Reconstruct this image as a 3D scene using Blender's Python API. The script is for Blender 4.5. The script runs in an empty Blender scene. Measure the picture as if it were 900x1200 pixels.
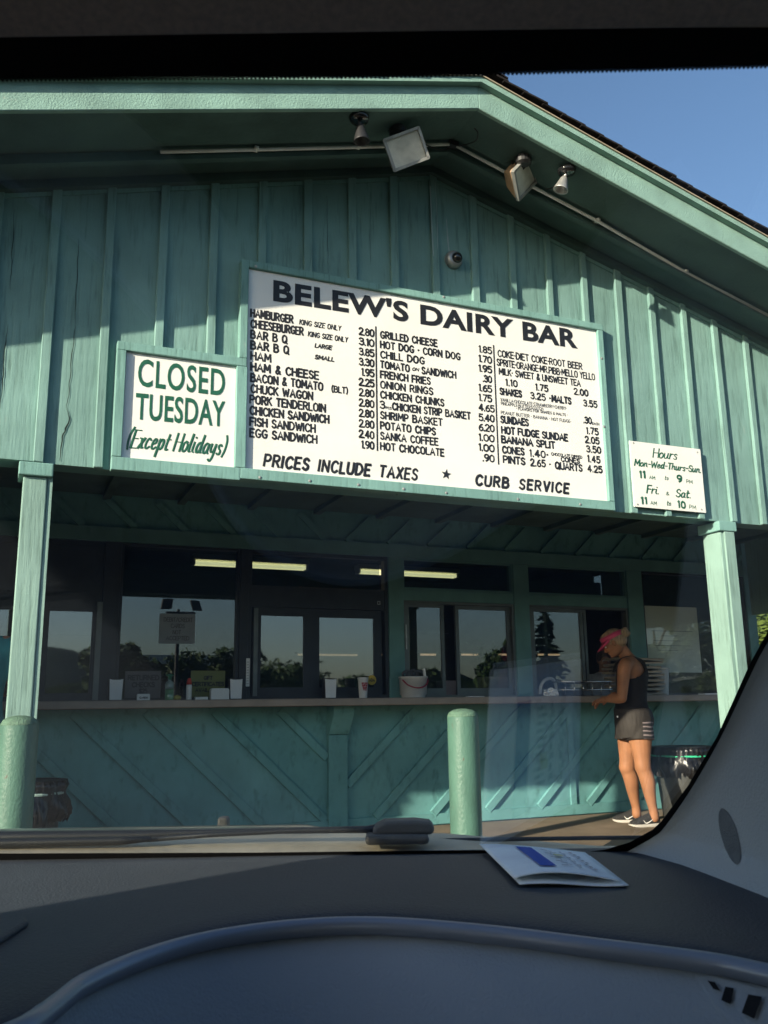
import bpy, bmesh, math, random
import numpy as np
from mathutils import Vector, Matrix
random.seed(7)
R = math.radians
S = bpy.context.scene
C = S.collection

# ------------------------------------------------------------------ camera, world, sun, exposure
YAW, PITCH, ROLL, FPX = R(23.077), R(12.28), R(-0.813), 1047.64     # recovered from the vanishing points
CAMH = 1.02                                                          # lens height above the patio slab
def _basis():
    cy, sy = math.cos(YAW), math.sin(YAW)
    f = Vector((sy*math.cos(PITCH), cy*math.cos(PITCH), math.sin(PITCH)))
    r = Vector((cy, -sy, 0)); u = r.cross(f)
    c, s = math.cos(ROLL), math.sin(ROLL)
    return c*r+s*u, -s*r+c*u, f
CR, CU, CF = _basis()
cam_d = bpy.data.cameras.new("camera"); cam = bpy.data.objects.new("camera", cam_d); C.objects.link(cam)
mw = Matrix((CR, CU, -CF)).transposed().to_4x4(); mw.translation = Vector((0, 0, CAMH)); cam.matrix_world = mw
cam_d.sensor_fit = 'VERTICAL'; cam_d.sensor_height = 24.0; cam_d.sensor_width = 18.0
cam_d.lens = FPX/1200*24.0
cam_d.clip_start = 0.02; cam_d.clip_end = 6000
cam_d.dof.use_dof = True; cam_d.dof.focus_distance = 6.5; cam_d.dof.aperture_fstop = 19.0
S.camera = cam

SUN_TO = Vector((2.15, 1.0, -0.74)).normalized()                      # the way the sunlight travels
w = bpy.data.worlds.new("World"); S.world = w; w.use_nodes = True
nt = w.node_tree; bg = nt.nodes["Background"]
sky = nt.nodes.new("ShaderNodeTexSky"); sky.sky_type = 'NISHITA'; sky.sun_disc = False
sky.sun_elevation = math.asin(-SUN_TO.z)
sky.sun_rotation = math.atan2(-SUN_TO.x, -SUN_TO.y) % (2*math.pi)
sky.altitude = 100; sky.air_density = 1.0; sky.dust_density = 1.4; sky.ozone_density = 3.0
nt.links.new(sky.outputs[0], bg.inputs[0]); bg.inputs[1].default_value = 0.10
sun_d = bpy.data.lights.new("sun", 'SUN'); sun = bpy.data.objects.new("sun", sun_d); C.objects.link(sun)
sun_d.energy = 5.0; sun_d.angle = R(0.53); sun_d.color = (1.0, 0.88, 0.70)
sun.rotation_euler = SUN_TO.to_track_quat('-Z', 'Y').to_euler(); sun.location = (-20, -10, 12)
S.view_settings.view_transform = 'Standard'; S.view_settings.look = 'None'
S.view_settings.exposure = 1.25; S.view_settings.gamma = 1.0; S.view_settings.use_curve_mapping = False
cy = S.cycles
cy.use_denoising = True; cy.max_bounces = 10; cy.transparent_max_bounces = 24; cy.glossy_bounces = 5
cy.caustics_reflective = False; cy.caustics_refractive = False; cy.sample_clamp_indirect = 6

# ------------------------------------------------------------------ measuring helpers
def ray(px, py):
    return CR*((px-450)/FPX) - CU*((py-600)/FPX) + CF
def at(px, py, Y):
    d = ray(px, py); return Vector((0, 0, CAMH)) + d*(Y/d.y)
def atZ(px, py, z):
    d = ray(px, py); return Vector((0, 0, CAMH)) + d*((z-CAMH)/d.z)
FWD = Vector((math.sin(YAW), math.cos(YAW), 0)); RGT = Vector((math.cos(YAW), -math.sin(YAW), 0))

# ------------------------------------------------------------------ materials
def _pr(m): return m.node_tree.nodes["Principled BSDF"]
def mat(name, col, rough=0.6, metal=0.0, var=0.0, vscale=(8, 8, 8), bump=0.0, bscale=(60, 60, 60), spec=0.5, coat=0.0, col2=None, detail=6):
    m = bpy.data.materials.new(name); m.use_nodes = True; n = m.node_tree; p = _pr(m)
    p.inputs["Base Color"].default_value = (*col, 1); p.inputs["Roughness"].default_value = rough
    p.inputs["Metallic"].default_value = metal; p.inputs["Specular IOR Level"].default_value = spec
    p.inputs["Coat Weight"].default_value = coat
    tc = n.nodes.new("ShaderNodeTexCoord")
    if var or col2:
        mp = n.nodes.new("ShaderNodeMapping"); mp.inputs["Scale"].default_value = vscale
        no = n.nodes.new("ShaderNodeTexNoise"); no.inputs["Scale"].default_value = 1; no.inputs["Detail"].default_value = detail
        rp = n.nodes.new("ShaderNodeValToRGB"); rp.color_ramp.elements[0].position = 0.3; rp.color_ramp.elements[1].position = 0.7
        c2 = col2 or tuple(c*(1-var) for c in col); c1 = col if col2 else tuple(min(1, c*(1+var*.6)) for c in col)
        rp.color_ramp.elements[0].color = (*c2, 1); rp.color_ramp.elements[1].color = (*c1, 1)
        n.links.new(tc.outputs["Object"], mp.inputs[0]); n.links.new(mp.outputs[0], no.inputs["Vector"])
        n.links.new(no.outputs["Fac"], rp.inputs[0]); n.links.new(rp.outputs[0], p.inputs["Base Color"])
    if bump:
        mp = n.nodes.new("ShaderNodeMapping"); mp.inputs["Scale"].default_value = bscale
        no = n.nodes.new("ShaderNodeTexNoise"); no.inputs["Scale"].default_value = 1; no.inputs["Detail"].default_value = 5
        bp = n.nodes.new("ShaderNodeBump"); bp.inputs["Strength"].default_value = bump; bp.inputs["Distance"].default_value = 0.01
        n.links.new(tc.outputs["Object"], mp.inputs[0]); n.links.new(mp.outputs[0], no.inputs["Vector"])
        n.links.new(no.outputs["Fac"], bp.inputs["Height"]); n.links.new(bp.outputs[0], p.inputs["Normal"])
    return m
def wood(name, col, grain=(30, 30, 2.2), strength=0.55, crack=0.0, dirt=0.35):
    """old paint over rough-sawn boards: long vertical grain, blotchy chalking, hairline checks"""
    m = mat(name, col, rough=0.75, spec=0.25)
    n = m.node_tree; p = _pr(m); L = n.links.new
    tc = n.nodes.new("ShaderNodeTexCoord")
    mp = n.nodes.new("ShaderNodeMapping"); mp.inputs["Scale"].default_value = grain
    g = n.nodes.new("ShaderNodeTexNoise"); g.inputs["Scale"].default_value = 1.6; g.inputs["Detail"].default_value = 7; g.inputs["Roughness"].default_value = .65
    L(tc.outputs["Object"], mp.inputs[0]); L(mp.outputs[0], g.inputs["Vector"])
    b = n.nodes.new("ShaderNodeTexNoise"); b.inputs["Scale"].default_value = 1.7; b.inputs["Detail"].default_value = 8; b.inputs["Roughness"].default_value = .6
    L(tc.outputs["Object"], b.inputs["Vector"])
    rp = n.nodes.new("ShaderNodeValToRGB"); rp.color_ramp.elements[0].position = .32; rp.color_ramp.elements[1].position = .68
    rp.color_ramp.elements[0].color = (*[c*(1-dirt) for c in col], 1); rp.color_ramp.elements[1].color = (*[min(1, c*1.12+.01) for c in col], 1)
    L(b.outputs["Fac"], rp.inputs[0])
    rg = n.nodes.new("ShaderNodeValToRGB"); rg.color_ramp.elements[0].position = .31; rg.color_ramp.elements[1].position = .47
    rg.color_ramp.elements[0].color = (.45, .48, .46, 1); rg.color_ramp.elements[1].color = (1, 1, 1, 1)
    L(g.outputs["Fac"], rg.inputs[0])
    mx = n.nodes.new("ShaderNodeMix"); mx.data_type = 'RGBA'; mx.blend_type = 'MULTIPLY'; mx.inputs[0].default_value = .65
    L(rp.outputs[0], mx.inputs[6]); L(rg.outputs[0], mx.inputs[7])
    L(mx.outputs[2], p.inputs["Base Color"])
    bp = n.nodes.new("ShaderNodeBump"); bp.inputs["Strength"].default_value = strength; bp.inputs["Distance"].default_value = .006
    L(g.outputs["Fac"], bp.inputs["Height"]); L(bp.outputs[0], p.inputs["Normal"])
    return m
def chips(m, scale, lo, hi, col, stretch=(1, 1, 1), amt=1.0):
    """worn spots: a noise mask that lets another colour show through the paint"""
    n = m.node_tree; p = _pr(m); L = n.links.new; src = p.inputs["Base Color"].links
    tc = n.nodes.new("ShaderNodeTexCoord"); mp = n.nodes.new("ShaderNodeMapping"); mp.inputs["Scale"].default_value = stretch
    no = n.nodes.new("ShaderNodeTexNoise"); no.inputs["Scale"].default_value = scale; no.inputs["Detail"].default_value = 9; no.inputs["Roughness"].default_value = .7
    rp = n.nodes.new("ShaderNodeValToRGB"); rp.color_ramp.elements[0].position = lo; rp.color_ramp.elements[1].position = hi
    rp.color_ramp.elements[0].color = (0, 0, 0, 1); rp.color_ramp.elements[1].color = (amt, amt, amt, 1)
    mx = n.nodes.new("ShaderNodeMix"); mx.data_type = 'RGBA'
    L(tc.outputs["Object"], mp.inputs[0]); L(mp.outputs[0], no.inputs["Vector"]); L(no.outputs["Fac"], rp.inputs[0]); L(rp.outputs[0], mx.inputs[0])
    if src: L(src[0].from_socket, mx.inputs[6])
    else: mx.inputs[6].default_value = p.inputs["Base Color"].default_value
    mx.inputs[7].default_value = (*col, 1); L(mx.outputs[2], p.inputs["Base Color"])
def glass(name, ior=1.5, tint=(1, 1, 1), rough=0.0):
    """thin pane: what is not reflected (Fresnel) passes straight through"""
    m = bpy.data.materials.new(name); m.use_nodes = True; n = m.node_tree; n.nodes.clear()
    o = n.nodes.new("ShaderNodeOutputMaterial"); mx = n.nodes.new("ShaderNodeMixShader")
    t = n.nodes.new("ShaderNodeBsdfTransparent"); t.inputs[0].default_value = (*tint, 1)
    g = n.nodes.new("ShaderNodeBsdfGlossy"); g.inputs["Roughness"].default_value = rough
    f = n.nodes.new("ShaderNodeFresnel"); ge = n.nodes.new("ShaderNodeNewGeometry"); mr = n.nodes.new("ShaderNodeMapRange")
    mr.inputs[3].default_value = ior; mr.inputs[4].default_value = 1/ior      # same reflectance from both faces of the sheet
    n.links.new(ge.outputs["Backfacing"], mr.inputs[0]); n.links.new(mr.outputs[0], f.inputs[0])
    n.links.new(f.outputs[0], mx.inputs[0]); n.links.new(t.outputs[0], mx.inputs[1]); n.links.new(g.outputs[0], mx.inputs[2])
    n.links.new(mx.outputs[0], o.inputs[0]); return m
def emit(name, col, s):
    m = bpy.data.materials.new(name); m.use_nodes = True; p = _pr(m)
    p.inputs["Base Color"].default_value = (*col, 1); p.inputs["Emission Color"].default_value = (*col, 1); p.inputs["Emission Strength"].default_value = s
    return m
TEAL = (0.180, 0.320, 0.293)
M = {}
M['board'] = wood('painted_boards', TEAL, (26, 26, 2.0), .6, dirt=.22)
M['trim'] = wood('painted_trim', (0.180, 0.345, 0.315), (40, 40, 3), .4, dirt=.2)
M['fascia'] = mat('painted_fascia', (0.22, 0.36, 0.315), .75, var=.18, vscale=(6, 6, 6), bump=.45, bscale=(120, 120, 120), spec=.25)
M['post'] = wood('painted_post', (0.215, 0.345, 0.305), (34, 34, 2.0), .7, dirt=.18)
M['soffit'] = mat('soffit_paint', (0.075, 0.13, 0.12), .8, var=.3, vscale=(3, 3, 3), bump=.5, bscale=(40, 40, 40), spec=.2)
M['cwall'] = wood('counter_wall_paint', (0.125, 0.315, 0.31), (9, 9, 4), .25, dirt=.25)
M['frame_green'] = mat('window_frame_paint', (0.10, 0.235, 0.225), .6, var=.2, vscale=(5, 5, 5), bump=.2, bscale=(60, 60, 8))
M['frame_dark'] = mat('dark_bronze_metal', (0.022, 0.024, 0.026), .45, .3, var=.3)
M['alu'] = mat('dull_aluminium', (0.13, 0.14, 0.13), .45, .7, var=.2)
M['ctop'] = mat('counter_laminate', (0.23, 0.20, 0.165), .5, var=.15, vscale=(9, 9, 9), bump=.1)
M['shingle'] = mat('asphalt_shingle', (0.022, 0.019, 0.019), .95, var=.5, vscale=(40, 40, 40), bump=.8, bscale=(160, 160, 160), spec=.15)
M['drip'] = mat('drip_edge', (0.33, 0.27, 0.2), .6, var=.2)
M['sign'] = mat('sign_white', (0.79, 0.78, 0.735), .45, var=.05, vscale=(3, 3, 3), spec=.4, detail=3)
M['ink'] = mat('black_sign_paint', (0.012, 0.012, 0.014), .5)
M['green_ink'] = mat('green_sign_paint', (0.012, 0.10, 0.055), .5, var=.2, vscale=(30, 30, 30))
M['glass'] = glass('window_glass', 1.95, (.70, .75, .74)); M['glass_clear'] = glass('window_glass_clean', 1.7, (.92, .94, .93)); M['glass_film'] = glass('window_glass_filmed', 2.6, (.55, .60, .59), .02)
M['shield'] = glass('windshield_glass', 1.9, (.975, .99, .985))
M['concrete'] = mat('patio_concrete', (0.23, 0.18, 0.125), .9, var=.3, vscale=(2.5, 2.5, 2.5), bump=.3, bscale=(50, 50, 50), spec=.2)
M['asphalt'] = mat('asphalt', (0.055, 0.053, 0.05), .95, var=.35, vscale=(3, 3, 3), bump=.6, bscale=(80, 80, 80), spec=.2)
M['grass'] = mat('dry_grass', (0.07, 0.085, 0.03), .95, var=.4, vscale=(.3, .3, .3), spec=.1)
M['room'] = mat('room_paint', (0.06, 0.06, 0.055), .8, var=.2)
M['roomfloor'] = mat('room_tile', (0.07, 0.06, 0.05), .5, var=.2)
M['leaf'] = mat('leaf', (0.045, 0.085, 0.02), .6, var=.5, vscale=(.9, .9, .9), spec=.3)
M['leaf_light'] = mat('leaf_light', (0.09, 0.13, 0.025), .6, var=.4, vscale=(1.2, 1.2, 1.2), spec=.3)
M['needle'] = mat('needles', (0.02, 0.045, 0.022), .7, var=.4, vscale=(1, 1, 1), spec=.2)
M['bark'] = mat('bark', (0.07, 0.05, 0.035), .95, var=.4, vscale=(6, 6, 1), bump=.8, bscale=(20, 20, 4))
M['hill'] = mat('hill_woods', (0.055, 0.075, 0.07), 1.0, var=.3, vscale=(.02, .02, .02), spec=0)
M['wood_far'] = mat('far_woods', (0.028, 0.045, 0.018), 1.0, var=.5, vscale=(.25, .25, .25), spec=0)
M['metal_gray'] = mat('galvanised', (0.42, 0.42, 0.40), .45, .6, var=.2, vscale=(20, 20, 20))
M['conduit'] = mat('conduit_paint', (0.80, 0.80, 0.76), .55, .1, var=.15)
M['dark_metal'] = mat('dark_metal', (0.03, 0.03, 0.032), .5, .4)
M['black_gloss'] = mat('black_gloss', (0.012, 0.012, 0.013), .12, coat=.4)
M['lens'] = mat('flood_lens', (0.72, 0.70, 0.60), .28, var=.35, vscale=(9, 9, 9), spec=.6, coat=.3)
M['flood_body'] = mat('flood_body', (0.50, 0.33, 0.20), .5, .2, var=.25, vscale=(14, 14, 14))
M['bollard'] = mat('bollard_paint', (0.078, 0.170, 0.130), .42, var=.16, vscale=(14, 14, 5), bump=.25, bscale=(90, 90, 60), spec=.5)
M['white_plastic'] = mat('white_plastic', (0.72, 0.72, 0.70), .4, var=.06)
M['paper'] = mat('paper', (0.74, 0.75, 0.76), .8, var=.03)
M['tube'] = emit('fluorescent_tube', (1.0, .90, .50), .62)
M['warm'] = emit('warm_reflection', (1.0, .62, .36), 0.35)  # glow of the added strips that stand for reflections

for k_, a_ in (('board', .3), ('post', .4), ('trim', .3), ('cwall', .12)):
    chips(M[k_], 9, .66, .70, (.33, .38, .34), (1, 1, .35), a_); chips(M[k_], 23, .70, .72, (.07, .075, .06), (1, 1, .5), a_)
chips(M['cwall'], 1.1, .50, .85, (.11, .20, .185), (1, 1, .6), .5)
chips(M['bollard'], 16, .66, .69, (.10, .07, .05), (1, 1, .8)); chips(M['bollard'], 5, .60, .68, (.105, .19, .145), (1, 1, .5), .8)
chips(M['sign'], 2.2, .58, .80, (.62, .60, .53), (1, 1, .35), .5); chips(M['sign'], 30, .72, .74, (.40, .36, .30), (1, 1, 1), .8)
chips(M['fascia'], 14, .66, .70, (.36, .40, .36), (1, 1, 1), .6)
# ------------------------------------------------------------------ mesh helpers
def obj(name, bm, m, parent=None, smooth=False, loc=None):
    me = bpy.data.meshes.new(name)
    bm.normal_update(); bm.to_mesh(me); bm.free()
    if smooth:
        for p in me.polygons: p.use_smooth = True
    for k in (m if isinstance(m, (list, tuple)) else [m]): me.materials.append(k)
    o = bpy.data.objects.new(name, me); C.objects.link(o)
    if parent is not None: o.parent = parent
    if loc is not None: o.location = loc
    return o
def tag(o, label=None, cat=None, group=None, kind=None):
    if label: o['label'] = label
    if cat: o['category'] = cat
    if group: o['group'] = group
    if kind: o['kind'] = kind
    return o
def thing(name, label, cat, loc=(0, 0, 0), rz=0.0, group=None):
    o = bpy.data.objects.new(name, None); o.empty_display_size = .1; C.objects.link(o)
    o.location = loc; o.rotation_euler = (0, 0, rz); return tag(o, label, cat, group)
def nb(): return bmesh.new()
def box(bm, x0, x1, y0, y1, z0, z1, mi=0):
    v = [bm.verts.new(p) for p in ((x0, y0, z0), (x1, y0, z0), (x1, y1, z0), (x0, y1, z0), (x0, y0, z1), (x1, y0, z1), (x1, y1, z1), (x0, y1, z1))]
    for f in ((3, 2, 1, 0), (4, 5, 6, 7), (0, 1, 5, 4), (1, 2, 6, 5), (2, 3, 7, 6), (3, 0, 4, 7)):
        bm.faces.new([v[i] for i in f]).material_index = mi
    return v
def obox(bm, c, ax, ay, az, mi=0):
    """box from centre and three half-axis vectors"""
    c = Vector(c); ax = Vector(ax); ay = Vector(ay); az = Vector(az)
    v = [bm.verts.new(c+sx*ax+sy*ay+sz*az) for sz in (-1, 1) for sx, sy in ((-1, -1), (1, -1), (1, 1), (-1, 1))]
    fs = ((3, 2, 1, 0), (4, 5, 6, 7), (0, 1, 5, 4), (1, 2, 6, 5), (2, 3, 7, 6), (3, 0, 4, 7))
    if ax.cross(ay).dot(az) < 0: fs = [tuple(reversed(f)) for f in fs]
    for f in fs: bm.faces.new([v[i] for i in f]).material_index = mi
    return v
def bar(bm, p, q, wdt, dep, nrm):
    """flat batten from p to q, width wdt in the plane, standing dep out along nrm"""
    p = Vector(p); q = Vector(q); n = Vector(nrm).normalized(); d = (q-p); t = d.normalized(); s = t.cross(n)
    obox(bm, (p+q)/2+n*dep/2, d/2, s*wdt/2, n*dep/2)
def prism(bm, pts, d, mi=0):
    """closed polygon pts extruded by vector d"""
    d = Vector(d); a = [bm.verts.new(p) for p in pts]; b = [bm.verts.new(Vector(p)+d) for p in pts]
    bm.faces.new(a).material_index = mi; bm.faces.new(list(reversed(b))).material_index = mi
    for i in range(len(a)):
        j = (i+1) % len(a); bm.faces.new((a[j], a[i], b[i], b[j])).material_index = mi
def frames_along(pts):
    pts = [Vector(p) for p in pts]; out = []; up = None
    for i, p in enumerate(pts):
        t = (pts[min(i+1, len(pts)-1)]-pts[max(i-1, 0)]).normalized()
        if up is None:
            up = Vector((0, 0, 1)) if abs(t.z) < .9 else Vector((0, 1, 0))
        x = up - t*up.dot(t)
        if x.length < 1e-4: x = t.orthogonal()
        x.normalize(); up = x; out.append((p, x, t.cross(x)))
    return out
def tube(bm, pts, r, n=10, caps=True, mi=0):
    rs = r if isinstance(r, (list, tuple)) else [r]*len(pts); rings = []
    for (p, x, y), rr in zip(frames_along(pts), rs):
        rings.append([bm.verts.new(p+x*rr*math.cos(a)+y*rr*math.sin(a)) for a in (2*math.pi*k/n for k in range(n))])
    skin(bm, rings, caps, mi)
def skin(bm, rings, caps=True, mi=0):
    n = len(rings[0])
    for a, b in zip(rings, rings[1:]):
        for k in range(n): bm.faces.new((a[k], a[(k+1) % n], b[(k+1) % n], b[k])).material_index = mi
    if caps:
        bm.faces.new(list(reversed(rings[0]))).material_index = mi; bm.faces.new(rings[-1]).material_index = mi
def lathe(bm, c, prof, n=24, axis=(0, 0, 1), mi=0, caps=True):
    c = Vector(c); t = Vector(axis).normalized(); x = t.orthogonal().normalized(); y = t.cross(x); rings = []
    for r, h in prof:
        rings.append([bm.verts.new(c+t*h+(x*math.cos(a)+y*math.sin(a))*max(r, 1e-4)) for a in (2*math.pi*k/n for k in range(n))])
    skin(bm, rings, caps, mi)
def bevel(o, wdt=.004, seg=2):
    md = o.modifiers.new('edge', 'BEVEL'); md.width = wdt; md.segments = seg; md.limit_method = 'ANGLE'; md.angle_limit = R(40)
    return o
def catmull(pts, k=6):
    pts = [Vector(p) for p in pts]
    if len(pts) < 3: return pts
    P = [pts[0]*2-pts[1]]+pts+[pts[-1]*2-pts[-2]]; out = []
    for i in range(1, len(P)-2):
        a, b, c, d = P[i-1:i+3]
        for j in range(k):
            t = j/k
            out.append(.5*((2*b)+(c-a)*t+(2*a-5*b+4*c-d)*t*t+(3*b-a-3*c+d)*t**3))
    out.append(pts[-1]); return out

# ------------------------------------------------------------------ brush lettering (stroke alphabet)
G = {
'A': (.66, "0,0 .33,1 .66,0|.12,.34 .54,.34"), 'B': (.58, "0,0 0,1|~0,1 .36,.98 .5,.78 .36,.55 0,.54|~0,.54 .42,.53 .58,.27 .42,.02 0,0"),
'C': (.58, "~.58,.82 .36,1 .1,.82 .02,.45 .14,.1 .36,0 .6,.17"), 'D': (.6, "0,0 0,1|~0,1 .36,.94 .58,.6 .55,.3 .34,.04 0,0"),
'E': (.48, "0,0 0,1|0,1 .48,1|0,.53 .4,.53|0,0 .48,0"), 'F': (.46, "0,0 0,1|0,1 .46,1|0,.52 .4,.52"),
'G': (.62, "~.58,.84 .36,1 .1,.82 .02,.45 .14,.1 .36,0 .56,.12 .6,.42|.36,.42 .62,.42"), 'H': (.56, "0,0 0,1|.56,0 .56,1|0,.52 .56,.52"),
'I': (.04, "0,0 0,1"), 'J': (.4, "~.4,1 .4,.25 .26,.01 .08,.06 0,.24"), 'K': (.54, "0,0 0,1|.52,1 0,.42|.16,.58 .54,0"),
'L': (.44, "0,1 0,0|0,0 .44,0"), 'M': (.7, "0,0 .04,1|.04,1 .35,.3|.35,.3 .66,1|.66,1 .7,0"), 'N': (.58, "0,0 0,1|0,1 .58,0|.58,0 .58,1"),
'O': (.64, "~.32,1 .08,.84 .02,.5 .08,.14 .32,0 .56,.14 .62,.5 .56,.84 .32,1"), 'P': (.52, "0,0 0,1|~0,1 .38,.98 .52,.75 .38,.48 0,.46"),
'Q': (.66, "~.32,1 .08,.84 .02,.5 .08,.14 .32,0 .56,.14 .62,.5 .56,.84 .32,1|.4,.22 .68,-.06"), 'R': (.56, "0,0 0,1|~0,1 .38,.98 .52,.76 .38,.52 0,.5|.24,.5 .56,0"),
'S': (.5, "~.48,.84 .28,1 .06,.86 .08,.62 .28,.5 .46,.36 .46,.12 .24,0 0,.16"), 'T': (.54, "0,1 .54,1|.27,1 .27,0"),
'U': (.56, "~0,1 0,.3 .1,.03 .28,0 .46,.03 .56,.3 .56,1"), 'V': (.58, "0,1 .29,0|.29,0 .58,1"), 'W': (.84, "0,1 .2,0|.2,0 .42,.8|.42,.8 .64,0|.64,0 .84,1"),
'X': (.54, "0,1 .54,0|0,0 .54,1"), 'Y': (.54, "0,1 .27,.48|.54,1 .27,.48|.27,.48 .27,0"), 'Z': (.5, "0,1 .5,1|.5,1 0,0|0,0 .5,0"),
'0': (.48, "~.24,1 .05,.82 .01,.5 .05,.16 .24,0 .43,.16 .47,.5 .43,.82 .24,1"), '1': (.16, ".12,0 .12,1|.12,1 0,.84"),
'2': (.46, "~0,.78 .1,.98 .3,1 .44,.82 .36,.52 .14,.22 0,0|0,0 .46,0"), '3': (.46, "~0,.84 .2,1 .42,.86 .36,.6 .16,.53|~.16,.53 .42,.48 .46,.2 .26,0 0,.14"),
'4': (.5, ".34,0 .34,1|.34,1 0,.3|0,.3 .5,.3"), '5': (.46, ".42,1 .06,1|.06,1 .03,.56|~.03,.56 .28,.64 .46,.42 .4,.1 .2,0 0,.12"),
'6': (.46, "~.4,.96 .16,.8 .02,.4 .1,.06 .28,0 .44,.14 .44,.42 .26,.56 .06,.42"), '7': (.44, "0,1 .44,1|.44,1 .14,0"),
'8': (.46, "~.23,1 .04,.84 .1,.6 .23,.53 .38,.43 .45,.2 .23,0 .01,.2 .08,.43 .23,.53 .36,.6 .42,.84 .23,1"), '9': (.46, "~.42,.6 .2,.44 .02,.6 .04,.88 .22,1 .42,.88 .44,.56 .36,.2 .14,.02"),
'&': (.58, "~.56,0 .2,.66 .2,.94 .36,.98 .42,.8 .08,.34 .06,.08 .26,0 .52,.36"), '.': (.06, "0,.02 .03,.02"), '-': (.3, "0,.46 .3,.46"), '*': (.12, "0,.44 .10,.52"),
'(': (.18, "~.18,1.12 .02,.8 .0,.3 .14,-.12"), ')': (.18, "~0,1.12 .16,.8 .18,.3 .04,-.12"), "'": (.06, ".06,1.1 0,.86"), '$': (.5, "~.48,.84 .28,1 .06,.86 .08,.62 .28,.5 .46,.36 .46,.12 .24,0 0,.16|.26,1.12 .26,-.12"), '/': (.4, "0,-.05 .4,1.05"),
'a': (.5, "~.42,.52 .22,.6 .04,.4 .03,.14 .16,0 .36,.16 .42,.52|~.42,.56 .4,.12 .5,.02"), 'c': (.4, "~.38,.5 .22,.6 .05,.4 .04,.14 .18,0 .4,.14"),
'd': (.5, "~.4,.5 .22,.6 .04,.4 .03,.14 .16,0 .34,.16 .4,.45|~.46,1.02 .4,.3 .42,.04 .52,.04"), 'e': (.42, "~.04,.26 .3,.36 .34,.54 .2,.6 .05,.42 .04,.14 .18,0 .42,.14"),
'h': (.48, "0,0 .06,1.02|~.03,.34 .2,.58 .36,.54 .36,.1 .48,.02"), 'i': (.16, "~.04,.58 .02,.12 .14,.02|.07,.82 .09,.86"), 'l': (.16, "~.08,1.02 .02,.3 .04,.04 .16,.03"),
'n': (.5, "0,0 .04,.58|~.02,.3 .2,.57 .36,.54 .36,.1 .5,.02"), 'o': (.46, "~.22,.6 .05,.45 .03,.18 .18,0 .36,.12 .42,.4 .22,.6 .36,.56"), 'p': (.46, "0,-.4 .06,.58|~.03,.34 .2,.58 .4,.5 .38,.14 .2,0 .04,.14"),
'r': (.36, "0,0 .04,.58|~.02,.28 .16,.54 .36,.54"), 's': (.36, "~.32,.5 .2,.6 .06,.5 .12,.34 .28,.24 .26,.04 .12,0 0,.08"), 't': (.34, "~.14,.9 .08,.3 .12,.02 .3,.06|0,.6 .34,.62"),
'u': (.5, "~.02,.58 .01,.14 .12,0 .3,.14 .4,.56|~.4,.58 .38,.1 .5,.02"), 'x': (.4, "~0,.56 .16,.5 .26,.06 .42,.04|.4,.58 .0,.0"), 'y': (.48, "~.02,.58 .02,.24 .14,.1 .32,.22 .4,.56|~.42,.58 .36,-.1 .2,-.4 .02,-.3"),
}
def _strokes(ch):
    wd, s = G.get(ch, (.4, ""))
    out = []
    for part in s.split('|'):
        if not part: continue
        sm = part[0] == '~'; part = part.lstrip('~')
        pts = [Vector((*map(float, q.split(',')), 0)) for q in part.split()]
        out.append(catmull(pts, 4) if sm else pts)
    return wd, out
def text_width(s, gap, space):
    return sum((space if c == ' ' else G.get(c, (.4,))[0]+gap) for c in s)-gap
def brush(bm, s, x0, x1, z0, z1, h, r, y, slant=0.0, gap=.2, space=.42, thin=1.0, jit=.012):
    """paint string s on the plane y=const from x0 (baseline z0) to x1 (baseline z1), cap height h, half stroke r"""
    tw = text_width(s, gap, space); sx = (x1-x0)/tw; cx = 0
    for c in s:
        if c == ' ': cx += space; continue
        wd, st = _strokes(c)
        j = random.uniform(-jit, jit)*1.3; rv = r*random.uniform(.88, 1.12)
        for pts in st:
            P = []
            for q in pts:
                u = x0+(cx+q.x)*sx+slant*q.y*h; f = (u-x0)/(x1-x0) if x1 != x0 else 0
                P.append(Vector((u, y, z0+(z1-z0)*f+(q.y+j)*h)))
            stroke(bm, P, rv, thin)
        cx += wd+gap
def stroke(bm, P, r, thin=1.0):
    n = len(P); rows = []
    for i, p in enumerate(P):
        t = (P[min(i+1, n-1)]-P[max(i-1, 0)]); t.normalize()
        rr = r*(thin+(1-thin)*abs(t.z))
        pp = p - t*r*.55*(i == 0) + t*r*.55*(i == n-1)
        s = Vector((-t.z, 0, t.x))*rr
        dz = random.uniform(0, .0004)
        rows.append([bm.verts.new(pp+s-Vector((0, .0006, 0))), bm.verts.new(pp-Vector((0, .0016+dz, 0))), bm.verts.new(pp-s-Vector((0, .0006, 0)))])
    for a, b in zip(rows, rows[1:]):
        for k in (0, 1): bm.faces.new((a[k], b[k], b[k+1], a[k+1]))
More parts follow.
